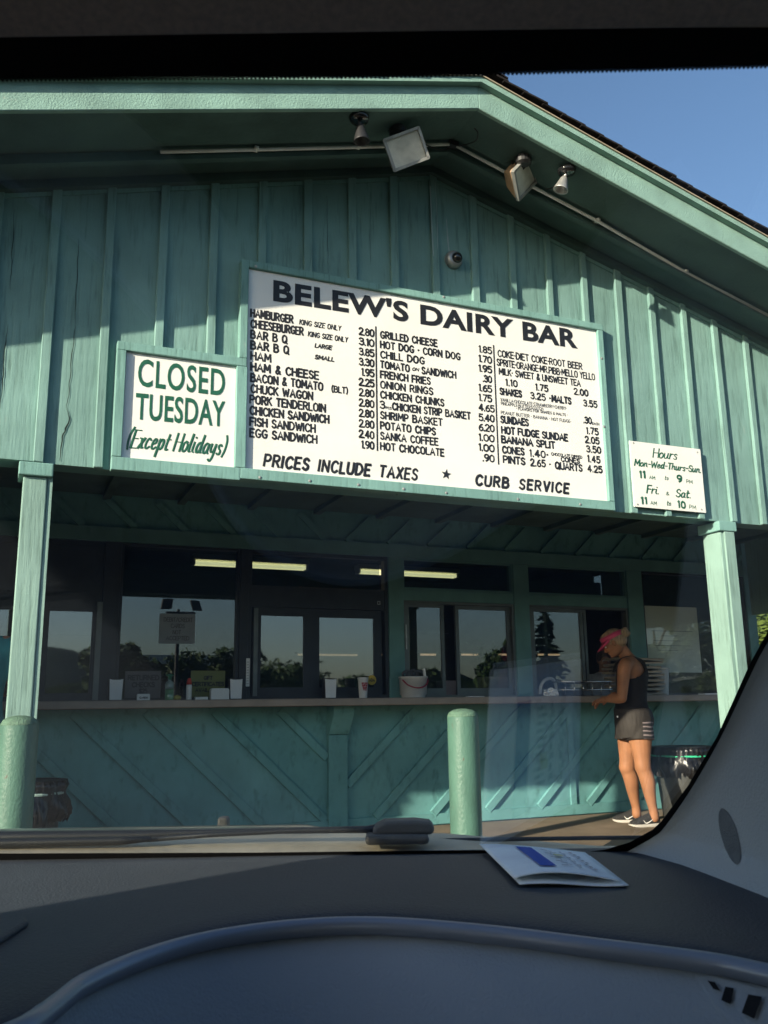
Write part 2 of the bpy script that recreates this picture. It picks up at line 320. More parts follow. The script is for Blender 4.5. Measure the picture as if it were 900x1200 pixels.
def block_text(s, x0, x1, z0, z1, h, y, m, name, parent, bold=.03, space=1.0):
    """block capitals from the built-in face, stretched to fit; z0/z1 baselines at both ends"""
    cu = bpy.data.curves.new(name, 'FONT'); cu.body = s; cu.size = 1; cu.offset = bold; cu.extrude = .002; cu.space_character = space; cu.resolution_u = 4
    o = bpy.data.objects.new(name, cu); C.objects.link(o)
    dg = bpy.context.evaluated_depsgraph_get(); me = bpy.data.meshes.new_from_object(o.evaluated_get(dg))
    bpy.data.objects.remove(o); bpy.data.curves.remove(cu)
    xs = [v.co.x for v in me.vertices]; ys = [v.co.y for v in me.vertices]; xa, xb, ya, yb = min(xs), max(xs), min(ys), max(ys)
    for v in me.vertices:
        u = (v.co.x-xa)/(xb-xa); q = (v.co.y-ya)/(yb-ya)
        v.co = Vector((x0+u*(x1-x0), y-.001-v.co.z*.4, z0+(z1-z0)*u+q*h))
    me.materials.clear(); me.materials.append(m); me.name = name
    o = bpy.data.objects.new(name, me); C.objects.link(o); o.parent = parent; return o

# ------------------------------------------------------------------ the ground
SK, FA, WL = 4.72, 4.04, 7.40           # skirt plane, fascia plane, counter wall plane (depth from the lens)
GZ = -0.12
bm = nb(); box(bm, -900, 900, -900, 900, GZ-.4, GZ-.008); tag(obj('ground', bm, M['grass']), kind='structure')
bm = nb(); box(bm, -60, 60, -16, 14, GZ-.2, GZ); tag(obj('parking_lot', bm, M['asphalt']), kind='structure')
bm = nb(); box(bm, -6, 11, 3.55, 7.6, GZ-.1, 0.0); tag(bevel(obj('patio', bm, M['concrete']), .012), kind='structure')

# ------------------------------------------------------------------ the building
AX, AZ, SL = 2.365, 4.455, 0.28         # gable apex on the wall and roof slope
BX0, BX1 = -2.6, 7.42
SZ = 2.257                              # bottom of the boarded skirt
def soff(x): return AZ-SL*abs(x-AX)
B = thing('snack_bar', 'low gabled snack bar with green board and batten front over a walk-up counter', 'building', (0, 0, 0))

# gable boards with battens
bm = nb()
pb = .2855; k0 = -9
xs = [.104+pb*k for k in range(k0, 26)]
for k in range(len(xs)-1):
    a, b = max(xs[k], BX0)+.002, min(xs[k+1], BX1)-.002
    if b <= a: continue
    dy = random.uniform(-.003, .003); zb = SZ+random.uniform(-.006, .006)
    mid = AX if a < AX < b else None
    top = [(b, SK+dy, soff(b)+.10)]+([(AX, SK+dy, AZ+.10)] if mid else [])+[(a, SK+dy, soff(a)+.10)]
    prism(bm, [(a, SK+dy, zb), (b, SK+dy, zb)]+top, (0, .03, 0))
box(bm, BX0, BX1, SK+.034, SK+.06, SZ+.01, 2.9)
gw = obj('gable_wall', bm, M['board'], B)
bm = nb()
for x in xs:
    if not BX0 < x < BX1: continue
    j = random.uniform(-.004, .004)
    wv = .026+random.uniform(-.003, .003)
    zt = soff(x)+.06
    prism(bm, [(x-wv+j, SK-.028, SZ-.004+random.uniform(-.004, .004)), (x+wv+j, SK-.028, SZ-.004), (x+wv-j, SK-.028, zt), (x-wv-j, SK-.028, zt)], (0, .026, 0))
bevel(obj('batten', bm, M['board'], gw), .004, 1)
# frieze under the soffit, two slopes
bm = nb()
for s in (-1, 1):
    x1 = BX0 if s < 0 else BX1
    p, q = Vector((AX, SK-.012, AZ-.035)), Vector((x1, SK-.012, soff(x1)-.035))
    d = q-p
    prism(bm, [p+Vector((0, 0, -.03)), q+Vector((0, 0, -.03)), q+Vector((0, 0, .05)), p+Vector((0, 0, .05))][::(1 if s > 0 else -1)], (0, .011, 0))
obj('frieze_board', bm, M['trim'], gw)
# checks and splits in the old boards
M['split'] = mat('split_dark', (.012, .018, .018), .95, spec=.1)
def crack(px, y=SK-.0036, wmax=.006):
    bm = nb()
    P = [at(a, b, y) for a, b in px]; P2 = []
    for a, b in zip(P, P[1:]):
        for k in range(6): P2.append(a.lerp(b, k/6)+Vector((random.uniform(-.003, .003), 0, 0)))
    P2.append(P[-1]); n = len(P2); rw = []
    for i, p in enumerate(P2):
        h = wmax*(.25+.75*math.sin(math.pi*(i+.5)/n))*random.uniform(.6, 1.1)/2
        rw.append((bm.verts.new(p+Vector((-h, 0, 0))), bm.verts.new(p+Vector((h, 0, 0)))))
    for a, b in zip(rw, rw[1:]): bm.faces.new((a[0], a[1], b[1], b[0]))
    obj('split', bm, M['split'], gw)
crack([(9, 380), (6, 410), (3, 445), (0, 478)], wmax=.005); crack([(88, 382), (84, 420), (80, 464), (78, 478)], wmax=.005); crack([(78, 478), (82, 492), (73, 512), (70, 540)], wmax=.008)
crack([(92, 280), (90, 330), (88, 382)], wmax=.0035); crack([(383, 230), (384, 280), (385, 320)], wmax=.0025); crack([(17, 245), (14, 300), (12, 340)], wmax=.0035); crack([(434, 225), (434, 270), (434, 310)], wmax=.0025)
# bird-lime streaks below the lamps
bm = nb()
for px, wd in (([(504, 218), (506, 262), (508, 300)], .007), ([(510, 214), (512, 250), (513, 292)], .005), ([(523, 256), (525, 283), (527, 300)], .009), ([(491, 204), (485, 222), (478, 244)], .0)):
    if wd:
        P = [at(a, b, SK-.031 if px[0][0] < 515 else SK-.0045) for a, b in px]; rw = []
        for i, p in enumerate(catmull(P, 6)):
            h = wd*random.uniform(.25, .6); rw.append((bm.verts.new(p+Vector((-h, 0, 0))), bm.verts.new(p+Vector((h, 0, 0)))))
        for a, b in zip(rw, rw[1:]): bm.faces.new((a[0], a[1], b[1], b[0]))
obj('lime_streak', bm, mat('bird_lime', (.34, .42, .40), .9), gw)

# soffit, rake fascia, roof
RX0, RX1, RYF, RYB = -3.3, 8.05, FA-.055, 12.4
for s in (-1, 1):
    xe = RX0 if s < 0 else RX1
    bm = nb(); p, q = (AX, FA+.03, AZ+.012), (xe, FA+.03, soff(xe)+.012)
    up = Vector((0, 0, .012))
    quad = [Vector(p), Vector(q), Vector((q[0], 12.3, q[2])), Vector((p[0], 12.3, p[2]))]
    prism(bm, quad if s < 0 else quad[::-1], up*1.0)
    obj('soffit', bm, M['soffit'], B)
    bm = nb()      # lookout ladder: a board along the rake on the soffit
    for yy, ww, dd in ((4.42, .04, .055), (4.665, .05, .05)):
        P, Q = Vector((AX, yy, AZ+.010)), Vector((xe, yy, soff(xe)+.010))
        prism(bm, [P, Q, Q+Vector((0, 0, -dd)), P+Vector((0, 0, -dd))], (0, ww, 0))
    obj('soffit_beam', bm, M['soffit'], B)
    bm = nb(); P, Q = Vector((AX, FA-.002, AZ)), Vector((xe, FA-.002, soff(xe)))
    prism(bm, [P, Q, Q+Vector((0, 0, .158)), P+Vector((0, 0, .158))][::(1 if s > 0 else -1)], (0, .03, 0))
    fo = obj('rake_fascia', bm, M['fascia'], B); bevel(fo, .004, 1)
    bm = nb(); P, Q = P+Vector((0, -.042, .150)), Q+Vector((0, -.042, .150))
    prism(bm, [P, Q, Q+Vector((0, 0, .034)), P+Vector((0, 0, .034))][::(1 if s > 0 else -1)], (0, .0415, 0))
    obj('rake_trim', bm, M['fascia'], fo)
    bm = nb(); e = Vector((0, -.010, .035))
    prism(bm, [P+e, Q+e, Q+e+Vector((0, 0, .008)), P+e+Vector((0, 0, .008))][::(1 if s > 0 else -1)], (0, .3, 0))
    obj('drip_edge', bm, M['drip'], fo)
rf = None
for s in (-1, 1):
    bm = nb(); xe = RX0-.05 if s < 0 else RX1+.05; Ls = abs(xe-AX); n = int(Ls/.135)
    z0 = AZ+.158+.048
    for k in range(n+1):                # shingle courses lap down the slope and step along the rake
        a = k*.135; b = min(a+.165, Ls); rag = random.uniform(-.006, .005)
        xa, xb = AX+s*a, AX+s*b
        za, zb = z0-SL*a+.003, z0-SL*b+.012
        quad = [Vector((xa, RYF+rag-.02, za)), Vector((xb, RYF+rag-.02, zb)), Vector((xb, RYB, zb)), Vector((xa, RYB, za))]
        prism(bm, quad if s < 0 else quad[::-1], (0, 0, .012))
    o = obj('roof', bm, M['shingle'], B)
    bm = nb(); quad = [Vector((AX, RYF+.06, z0-.012)), Vector((xe, RYF+.06, z0-.012-SL*Ls)), Vector((xe, RYB-.02, z0-.012-SL*Ls)), Vector((AX, RYB-.02, z0-.012))]
    prism(bm, quad if s < 0 else quad[::-1], (0, 0, .012)); obj('roof_deck', bm, M['bark'], o)
bm = nb()
for k in range(40):
    y = RYF-.03+k*.22
    for s in (-1, 1):
        q = [Vector((AX, y, AZ+.158+.075+k*0.0002)), Vector((AX+s*.16, y, AZ+.158+.075-.16*SL)), Vector((AX+s*.16, y+.26, AZ+.158+.070-.16*SL)), Vector((AX, y+.26, AZ+.158+.070))]
        prism(bm, q if s < 0 else q[::-1], (0, 0, .008))
obj('ridge_cap', bm, M['shingle'], B)

# skirt underside beam, canopy ceiling, added end wall that shades the counter
bm = nb(); box(bm, BX0, BX1, SK+.062, SK+.20, SZ+.012, 2.62); obj('skirt_beam', bm, M['frame_green'], B)
bm = nb(); box(bm, BX0, BX1, SK+.202, WL+.02, 2.74, 2.78)
for k in range(17):
    x = BX0+.3+k*.6; box(bm, x-.03, x+.03, SK+.205, WL, 2.70, 2.738)
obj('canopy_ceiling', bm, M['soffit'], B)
bm = nb(); box(bm, BX0-.12, BX0, SK+.062, WL+.1, 0, 3.1); obj('shade_wall', bm, M['cwall'], B)  # unseen, added to shade the left part of the counter wall
bm = nb(); box(bm, 7.40, 7.52, WL-.02, WL+.16, 0, 2.74)
box(bm, 7.38, 7.54, WL-.04, WL+.18, 2.36, 2.46); obj('corner_post', bm, M['frame_green'], B)
bm = nb(); box(bm, 7.425, 7.465, SK+.205, WL-.05, 1.93, 2.739); obj('side_skirt', bm, M['board'], B)
# posts: square timber with a trim board on the face and a cap block
def post(x0, x1, deep=.14):
    bm = nb(); box(bm, x0, x1, SK-.005, SK+deep, 0, SZ-.075)
    o = obj('post', bm, M['post'], B); bevel(o, .006, 2)
    bm = nb(); box(bm, x0-.025, x1+.025, SK-.03, SK+deep+.02, SZ-.075, SZ-.006); bevel(obj('post_cap', bm, M['trim'], o), .006)
    return o
pl0 = at(28.3, 546.7, SK).x; pl1 = at(61, 547, SK).x
po = post(pl0, pl1-.018); bm = nb(); box(bm, pl1-.016, pl1+.008, SK+.004, SK+.11, 0, SZ-.075); obj('trim_board', bm, M['post'], po)
pr0 = at(822.5, 624.7, SK).x; prm = at(842.5, 618, SK).x
po = post(prm, prm+.108, .165); bm = nb(); box(bm, prm+.024, prm+.112, SK-.024, SK-.0065, 0, SZ-.078); bevel(obj('trim_board', bm, M['post'], po), .004)
post(BX0, BX0+.14)

# counter wall with diagonal battens
def WX(px, py=740, Y=WL): return at(px, py, Y).x
CT0, CT1 = 1.032, 1.092
bm = nb(); box(bm, BX0, 7.46, WL, WL+.09, .0, CT0-.002)
cw = obj('counter_wall', bm, M['cwall'], B)
bm = nb()
cxm = at(394, 900, WL).x
def clipbar(x, z, dx, z0, z1, xa, xb, bm, y, wdt=.07, dep=.028):
    """45-degree batten through (x, z0): goes up towards dx"""
    p = Vector((x, y, z0)); q = Vector((x+dx*(z1-z0), y, z1))
    if dx != 0:
        def cl(t): return p.lerp(q, t)
        ts = [0, 1]
        for lim in (xa, xb):
            t = (lim-p.x)/(q.x-p.x)
            if 0 < t < 1: ts.append(t)
        ts.sort()
        seg = [(a, b) for a, b in zip(ts, ts[1:]) if xa-1e-6 <= cl((a+b)/2).x <= xb+1e-6]
        for a, b in seg:
            if (cl(b)-cl(a)).length > .05: bar(bm, cl(a), cl(b), wdt, dep, (0, -1, 0))
for k in range(-8, 14):
    clipbar(cxm-.10-.545*k, 0, -1.06, .10, CT0-.03, BX0, cxm-.09, bm, WL)
    clipbar(cxm+.10+.545*k-.30, 0, 1.06, .10, CT0-.03, cxm+.09, 7.40, bm, WL)
bevel(obj('diagonal_batten', bm, M['cwall'], cw), .004, 1)
bm = nb(); box(bm, BX0, cxm-.085, WL-.032, WL-.001, .012, .10); box(bm, cxm+.085, 7.40, WL-.022, WL-.001, .012, .10)
box(bm, BX0, cxm-.085, WL-.022, WL-.001, CT0-.05, CT0-.004); box(bm, cxm+.085, 7.40, WL-.022, WL-.001, CT0-.05, CT0-.004)
box(bm, at(668, 930, WL).x, at(668, 930, WL).x+.06, WL-.020, WL-.001, .1, CT0-.05)
obj('rail', bm, M['cwall'], cw)
bm = nb(); box(bm, cxm-.084, cxm+.084, WL-.05, WL-.001, .012, CT0-.24)
obj('centre_stile', bm, M['cwall'], cw)
bm = nb(); prism(bm, [(cxm-.09, WL-.20, CT0-.004), (cxm-.09, WL-.20, CT0-.06), (cxm-.09, WL-.07, CT0-.235), (cxm-.09, WL-.002, CT0-.235), (cxm-.09, WL-.002, CT0-.004)], (.18, 0, 0))
obj('bracket', bm, M['cwall'], B)
bm = nb(); box(bm, BX0, 7.46, WL-.42, WL+.30, CT0, CT1); bevel(obj('counter', bm, M['ctop'], B), .008)
# wall above the windows with the same battens
HB, HT = 2.352, 2.468
bm = nb(); box(bm, BX0, 7.46, WL+.01, WL+.09, HT+.001, 2.739)
uw = obj('upper_wall', bm, M['cwall'], B); bm = nb()
for k in range(-8, 14):
    clipbar(cxm-.10-.41*k, 0, -1.06, HT+.004, 2.70, BX0, cxm-.09, bm, WL+.01, .05)
    clipbar(cxm+.10+.41*k, 0, 1.06, HT+.004, 2.70, cxm+.09, 7.40, bm, WL+.01, .05)
obj('diagonal_batten', bm, M['cwall'], uw)
bm = nb(); box(bm, BX0, 7.40, WL-.03, WL+.10, HB, HT); obj('header_beam', bm, M['frame_green'], B)

# windows ------------------------------------------------------------------------------------------
def rectframe(bm, x0, x1, z0, z1, t, y0, y1, tb=None, tt=None):
    tb = t if tb is None else tb; tt = t if tt is None else tt
    box(bm, x0, x0+t, y0, y1, z0, z1); box(bm, x1-t, x1, y0, y1, z0, z1)
    box(bm, x0+t, x1-t, y0, y1, z0, z0+tb); box(bm, x0+t, x1-t, y0, y1, z1-tt, z1)
def pane(x0, x1, z0, z1, y, parent, gm='glass'):
    bm = nb(); box(bm, x0, x1, y, y+.005, z0, z1); return obj('pane', bm, M[gm], parent)
def window(x0, x1, z0, z1, m, t=.04, y0=WL-.005, y1=WL+.075, gl=True, gm='glass', **kw):
    bm = nb(); rectframe(bm, x0, x1, z0, z1, t, y0, y1, **kw); o = obj('window', bm, m, B)
    if gl: pane(x0+t*.9, x1-t*.9, z0+t*.5, z1-t*.5, WL+.035, o, gm)
    return o
def sash(parent, x0, x1, z0, z1, t, y, m, gl=True, tb=None, tt=None, film=False):
    bm = nb(); rectframe(bm, x0, x1, z0, z1, t, y-.014, y+.014, tb, tt); o = obj('sash', bm, m, parent)
    if gl: pane(x0+t*.9, x1-t*.9, z0+t*.6, z1-t*.6, y-.002, parent, 'glass_film' if film else 'glass')
    return o
D, GN, AL = M['frame_dark'], M['frame_green'], M['alu']
zc = CT1+.001
for a, b in ((118, 138), (280, 290)):      # bronze mullions on the left
    bm = nb(); box(bm, WX(a), WX(b), WL-.018, WL+.09, zc, HB-.001); bevel(obj('mullion', bm, D, B), .004)
for a, b in ((455, 473), (603, 620.5), (737, 755)):      # green timber mullions on the right
    bm = nb(); box(bm, WX(a), WX(b), WL-.022, WL+.09, zc, HB-.001); bevel(obj('mullion', bm, GN, B), .006)
for a, b in ((473, 603), (620.5, 737)):
    bm = nb(); box(bm, WX(a)+.002, WX(b)-.002, WL-.012, WL+.08, 1.962, 2.07); bevel(obj('transom_rail', bm, GN, B), .005)
# far left pair (dark, one small sliding pane)
wn = window(BX0+.02, WX(118)-.002, zc, HB-.002, D, .05, gl=False)
bm = nb(); box(bm, BX0+.07, WX(118)-.05, WL, WL+.06, 1.80, HB-.05); obj('panel', bm, D, wn)
sash(wn, WX(48), WX(116), 1.105, 1.86, .055, WL+.02, D, tt=.075, tb=.05, film=True)
sash(wn, WX(-110), WX(46), 1.105, 1.86, .055, WL+.02, D, tt=.075, tb=.05, film=True)
bm = nb(); box(bm, WX(112), WX(118.5), WL-.03, WL-.006, 1.1, 1.86); obj('track', bm, AL, wn)
# wide fixed pane
window(WX(138)+.002, WX(280)-.002, zc, HB-.002, D, .02)
# service window with two framed panes under a dark panel
wn = window(WX(290)+.002, WX(455)-.002, zc, HB-.002, D, .03, gl=False)
pane(WX(293), WX(447), 2.05, HB-.03, WL+.035, wn)
bm = nb(); box(bm, WX(290)+.034, WX(455)-.034, WL, WL+.07, 1.865, 2.045); obj('panel', bm, D, wn)
sash(wn, WX(296), WX(366), 1.105, 1.862, .075, WL+.022, D, tt=.07, tb=.085, film=True)
sash(wn, WX(366)+.002, WX(449), 1.105, 1.862, .075, WL+.050, D, tt=.07, tb=.085, film=True)
bm = nb(); box(bm, WX(297), WX(302), WL-.012, WL+.006, 1.12, 1.85); obj('track', bm, AL, wn)
# green windows: transom over aluminium sliders
for x0, x1, kind in ((WX(473)+.002, WX(603)-.002, 0), (WX(620.5)+.002, WX(737)-.002, 1)):
    wn = window(x0, x1, 2.072, HB-.002, GN, .012); wd = window(x0, x1, zc, 1.960, AL, .022, gl=False)
    if kind == 0:
        sash(wd, x0+.024, WX(521), zc+.022, 1.936, .03, WL+.02, AL, tb=.06)
        sash(wd, WX(536), x1-.024, zc+.022, 1.936, .035, WL+.048, AL, tb=.06)
        bm = nb(); box(bm, WX(473.5), WX(475), WL-.035, WL-.013, 1.52, 1.74); obj('handle', bm, M['metal_gray'], wd)
    else:
        sash(wd, x0+.024, WX(684), zc+.022, 1.936, .035, WL+.02, AL, tb=.05)
        sash(wd, WX(640), WX(690), zc+.022, 1.936, .03, WL+.048, AL, gl=False, tb=.05)
window(WX(755)+.002, 7.398, zc, HB-.002, D, .02, gm='glass_clear')

# the room behind the glass
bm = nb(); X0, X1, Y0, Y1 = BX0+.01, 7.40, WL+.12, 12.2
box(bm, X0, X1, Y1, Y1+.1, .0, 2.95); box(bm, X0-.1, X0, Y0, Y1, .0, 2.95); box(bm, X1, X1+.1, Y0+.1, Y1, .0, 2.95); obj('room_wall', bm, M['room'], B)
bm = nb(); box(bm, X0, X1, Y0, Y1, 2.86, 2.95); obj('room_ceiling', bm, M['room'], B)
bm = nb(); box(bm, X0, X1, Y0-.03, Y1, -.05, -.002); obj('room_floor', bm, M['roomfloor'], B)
bm = nb()
for x0, x1, y0, y1, z1 in ((-1.8, 1.6, 9.9, 10.6, .95), (2.4, 4.6, 10.4, 11.1, 1.35), (5.2, 7.0, 9.6, 10.2, 1.1), (2.9, 3.7, 8.7, 9.2, 1.25), (.4, 1.2, 11.3, 11.9, 1.9), (4.9, 5.7, 11.2, 11.9, 2.0)):
    box(bm, x0, x1, y0, y1, 0, z1); box(bm, x0-.02, x1+.02, y0-.02, y1+.02, z1+.001, z1+.03)
obj('kitchen_cabinet', bm, mat('kitchen_steel', (.09, .09, .085), .4, .5, var=.3), B)

# ------------------------------------------------------------------ signs
YS = SK-.034
def P2(px, py, y=YS): return at(px, py, y)
TL, TR, BL, BR = P2(291, 315), P2(698, 387.5), P2(287.7, 550), P2(711.7, 587.3)
sx0, sx1, sz0, sz1 = (TL.x+BL.x)/2, (TR.x+BR.x)/2, (BL.z+BR.z)/2, (TL.z+TR.z)/2
mn = thing('menu_sign', 'large white hand-lettered menu board with black prices under the gable', 'sign', (0, 0, 0))
bm = nb(); box(bm, sx0, sx1, YS, YS+.012, sz0, sz1); obj('board', bm, M['sign'], mn)
bm = nb(); t = .045; yf = YS-.022
box(bm, sx0-.005, sx1+t+.005, yf, SK-.004, sz1+.001, sz1+t); box(bm, sx0-.03, sx1+t, yf, SK-.004, sz0-.062, sz0-.001)
box(bm, sx1+.001, sx1+t, yf, SK-.004, sz0, sz1)
bevel(obj('frame', bm, M['trim'], mn), .004)
def ztop(px, py): return P2(px, py).z
yl = YS-.0005
block_text("BELEW'S DAIRY BAR", P2(320, 353).x, P2(677, 409).x, P2(320, 353).z, P2(677, 409).z, (P2(320.3, 327).z-P2(320, 353).z), yl, M['ink'], 'title_lettering', mn, bold=.035, space=1.06)
ml = nb()
def line(s, pxa, pxb, z, h=.046, r=.0056, za=0, **kw):
    """menu text between two picture columns at board height z"""
    row_y = 460
    brush(ml, s, sxof(pxa, z), sxof(pxb, z), z, z+za, h, r, yl, **kw)
def sxof(px, z):
    # x on the board where picture column px meets board height z
    lo = 300.0; y = 450.0
    for _ in range(6):
        p = P2(px, y); y += (p.z-z)/(4.7/FPX)*1.0
    return P2(px, y).x
c1 = ["HAMBURGER", "CHEESEBURGER", "BAR B Q", "BAR B Q", "HAM", "HAM & CHEESE", "BACON & TOMATO", "CHUCK WAGON", "PORK TENDERLOIN", "CHICKEN SANDWICH", "FISH SANDWICH", "EGG SANDWICH"]
e1 = [343, 355, 336, 338, 317, 373, 378, 366, 381, 385, 369, 371]
p1 = ["2.80", "3.10", "3.85", "3.30", "1.95", "2.25", "2.80", "2.80", "2.80", "2.80", "2.40", "1.90"]
za, zb = P2(294, 371).z, P2(293, 511.5).z
zpa, zpb = P2(421, 392).z, P2(424, 525).z
for k in range(12):
    z = za+(zb-za)*k/11; line(c1[k], 294 if k < 8 else 293, e1[k], z, gap=.22 if k not in (2, 3) else .3, space=.5, r=.0057)
    zz = zpa+(zpb-zpa)*k/11; line(p1[k], 421 if p1[k][0] != '1' else 424, 438, zz, gap=.14, h=.043, r=.0055)
for s, a, b, py in (("KING SIZE ONLY", 351, 399, 382), ("KING SIZE ONLY", 361, 407, 396)): line(s, a, b, P2(a, py-2).z, .03, .0032, slant=.12, gap=.25)
line("LARGE", 369, 388, P2(369, 407).z, .024, .004, slant=.2); line("SMALL", 369, 391, P2(369, 420.5).z, .024, .004, slant=.2); line("(BLT)", 389, 407, P2(389, 459).z, .036, .0042)
c2 = ["GRILLED CHEESE", "HOT DOG * CORN DOG", "CHILL DOG", "TOMATO    SANDWICH", "FRENCH FRIES", "ONION RINGS", "CHICKEN CHUNKS", "CHICKEN STRIP BASKET", "SHRIMP BASKET", "POTATO CHIPS", "SANKA COFFEE", "HOT CHOCOLATE"]
e2 = [512, 539, 497, 534, 504, 507, 520, 551, 518, 510, 513, 520]
p2 = ["1.85", "1.70", "1.95", ".30", "1.65", "1.75", "4.65", "5.40", "6.20", "1.00", "1.00", ".90"]
za, zb = P2(447, 396).z, P2(448, 527).z; zpa, zpb = P2(562, 412.5).z, P2(566, 540).z
for k in range(12):
    z = za+(zb-za)*k/11; line(c2[k], 446 if k != 7 else 460, e2[k], z, .043, .0055, gap=.24, space=.5)
    zz = zpa+(zpb-zpa)*k/11; line(p2[k], 561.5 if len(p2[k]) > 3 else 566, 576 if k < 6 else 579, zz, .042, .0055, gap=.14)
z = za+(zb-za)*7/11; line("3", 445.5, 450.5, z, .045, .005); line("PCS", 452, 458.5, z, .014, .0022); line("ON", 483, 490, za+(zb-za)*3/11+.012, .018, .003, slant=.3)
def zl(px, py): return P2(px, py).z
for s, a, b, py, h, r in (("COKE*DIET COKE*ROOT BEER", 583.5, 682, 417.5, .043, .0046), ("SPRITE*ORANGE*MR.PIBB*MELLO YELLO", 582.5, 697, 428, .043, .0042), ("MILK* SWEET & UNSWEET TEA", 585, 680, 438.5, .041, .0046),
        ("1.10", 593, 606, 451.5, .041, .0055), ("1.75", 628, 642, 457, .041, .0055), ("2.00", 673, 689, 462, .041, .0055), ("SHAKES", 586, 611, 462, .042, .0065), ("3.25 *", 622, 645, 467, .042, .0055), ("MALTS", 647, 669, 470.5, .042, .0065), ("3.55", 684, 699.5, 475.5, .042, .0055),
        ("VANILLA*CHOCOLATE*STRAWBERRY*CHERRY*", 586.5, 664, 470, .021, .0015), ("PINEAPPLE*BUTTERSCOTCH*", 587, 637, 474.3, .019, .0015), ("* FLAVORS FOR SHAKES & MALTS *", 605, 665, 480, .017, .0016), ("PEANUT BUTTER * BANANA * HOT FUDGE*", 587, 669, 485, .020, .0016),
        (".30", 684, 693, 495.5, .042, .0055), ("EACH", 694, 702, 497.5, .016, .002), ("SUNDAES", 587, 619, 495, .043, .0065), ("1.75", 687.5, 701, 508, .042, .0055), ("HOT FUDGE SUNDAE", 588, 665, 507.5, .043, .0062), ("2.05", 686, 702, 518.5, .042, .0055),
        ("BANANA SPLIT", 588, 650, 518.5, .043, .0065), ("3.50", 687.5, 704, 529.5, .042, .0055), ("CONES", 589, 614, 530.5, .043, .006), ("1.40*", 621, 642, 534.5, .043, .0055), ("CHOCOLATE DIPPED", 646, 682, 533.5, .018, .0024), ("CONES", 657.5, 679, 540.5, .028, .0045), ("1.45", 689, 703, 541, .042, .0055),
        ("PINTS", 590, 615, 542, .043, .006), ("2.65 *", 622, 645, 545.5, .043, .0055), ("QUARTS", 651, 682, 549, .043, .006), ("4.25", 689, 705.5, 552.5, .042, .0055)):
    z = zl(a, py); line(s, a, b, z, h, r, gap=.2)
line("PRICES INCLUDE TAXES", 309, 488, zl(309, 546), .066, .0078, slant=.16, gap=.3, space=.75); line("CURB SERVICE", 557.5, 666, zl(557.5, 568), .062, .0085, slant=.14, gap=.34, space=.85)
c = P2(523, 556); st = [ml.verts.new(c+Vector((math.sin(a)*q, -.0012, math.cos(a)*q))) for a, q in ((math.pi*k/5+.12, .036 if k % 2 == 0 else .0145) for k in range(10))]
ml.faces.new(st)
for pa, pb in (((440, 383), (442.5, 528)), ((578, 405), (584.5, 544))):
    A, Bq = P2(*pa), P2(*pb); A.x = Bq.x = (A.x+Bq.x)/2; stroke(ml, [A+Vector((0, -.0006, 0)), Bq+Vector((0, -.0006, 0))], .005)
obj('menu_lettering', ml, M['ink'], mn)
for px, py in ((304.5, 559.5), (363, 563.5), (420, 568), (473, 573), (523, 577.5), (607, 585), (680, 591), (705, 420), (708, 500), (300, 312), (520, 348)):
    bm = nb(); lathe(bm, at(px, py, YS-.022), [(.009, 0), (.008, .003), (.002, .005)], 8, (0, -1, 0)); obj('bolt', bm, M['metal_gray'], mn)

cl = thing('closed_sign', 'small square white sign with green lettering saying CLOSED TUESDAY beside the menu board', 'sign', (0, 0, 0))
a, b, c, d = P2(147, 412), P2(277, 430), P2(143, 537), P2(275, 548)
x0, x1, z0, z1 = (a.x+c.x)/2, (b.x+d.x)/2-.004, (c.z+d.z)/2, (a.z+b.z)/2
bm = nb(); box(bm, x0, x1, YS, YS+.012, z0, z1); obj('board', bm, M['sign'], cl)
bm = nb(); t = .05
box(bm, x0-t, sx0-.006, yf, SK-.004, z1+.001, z1+t); box(bm, x0-t, sx0-.031, yf, SK-.004, z0-.072, z0-.001)
box(bm, x0-t, x0-.001, yf-.002, SK-.004, z0, z1); box(bm, x1+.001, sx0-.001, yf-.001, SK-.004, z0, z1)
box(bm, sx0-.050, sx0-.006+.002, yf+.001, SK-.004, z1+t+.001, sz1+.044)
bevel(obj('frame', bm, M['trim'], cl), .004)
def bt(s, a, b, h, name, par, m, **kw):
    A, Bq = P2(*a), P2(*b); return block_text(s, A.x, Bq.x, A.z, Bq.z, h, yl, m, name, par, **kw)
bt("CLOSED", (161, 452.5), (263, 464.5), .158, 'lettering', cl, M['green_ink'], bold=.012, space=1.1)
bt("TUESDAY", (158, 491.5), (263, 500.5), .150, 'lettering', cl, M['green_ink'], bold=.014, space=1.05)
bm = nb(); A, Bq = P2(148, 524), P2(268, 534); brush(bm, "(Except Holidays)", A.x, Bq.x-.03, A.z, Bq.z, .100, .0068, yl, slant=.26, gap=.17, space=.34, thin=.5)
obj('script_lettering', bm, M['green_ink'], cl)

hr = thing('hours_sign', 'small white sheet with green opening hours lettering tacked above the right post', 'sign', (0, 0, 0))
YH = SK-.040
a, b, c, d = at(738, 515, YH), at(821, 528, YH), at(743.5, 594, YH), at(827, 600.5, YH)
x0, x1, z0, z1 = (a.x+c.x)/2, (b.x+d.x)/2, (c.z+d.z)/2, (a.z+b.z)/2
bm = nb(); box(bm, x0, x1, YH, YH+.009, z0, z1); obj('board', bm, M['sign'], hr)
bm = nb(); y0 = yl; yl = YH-.0005
def hl(s, a, b, h, r, **kw):
    A, Bq = at(*a, YH), at(*b, YH); brush(bm, s, A.x, Bq.x, A.z, Bq.z, h, r, yl, **kw)
hl("Hours", (765, 536), (793, 538.5), .064, .0052, slant=.25, gap=.1, thin=.6)
hl("Mon-Wed-Thurs-Sun.", (743.5, 545.5), (821, 554), .044, .0052, slant=.25, gap=.12, thin=.7)
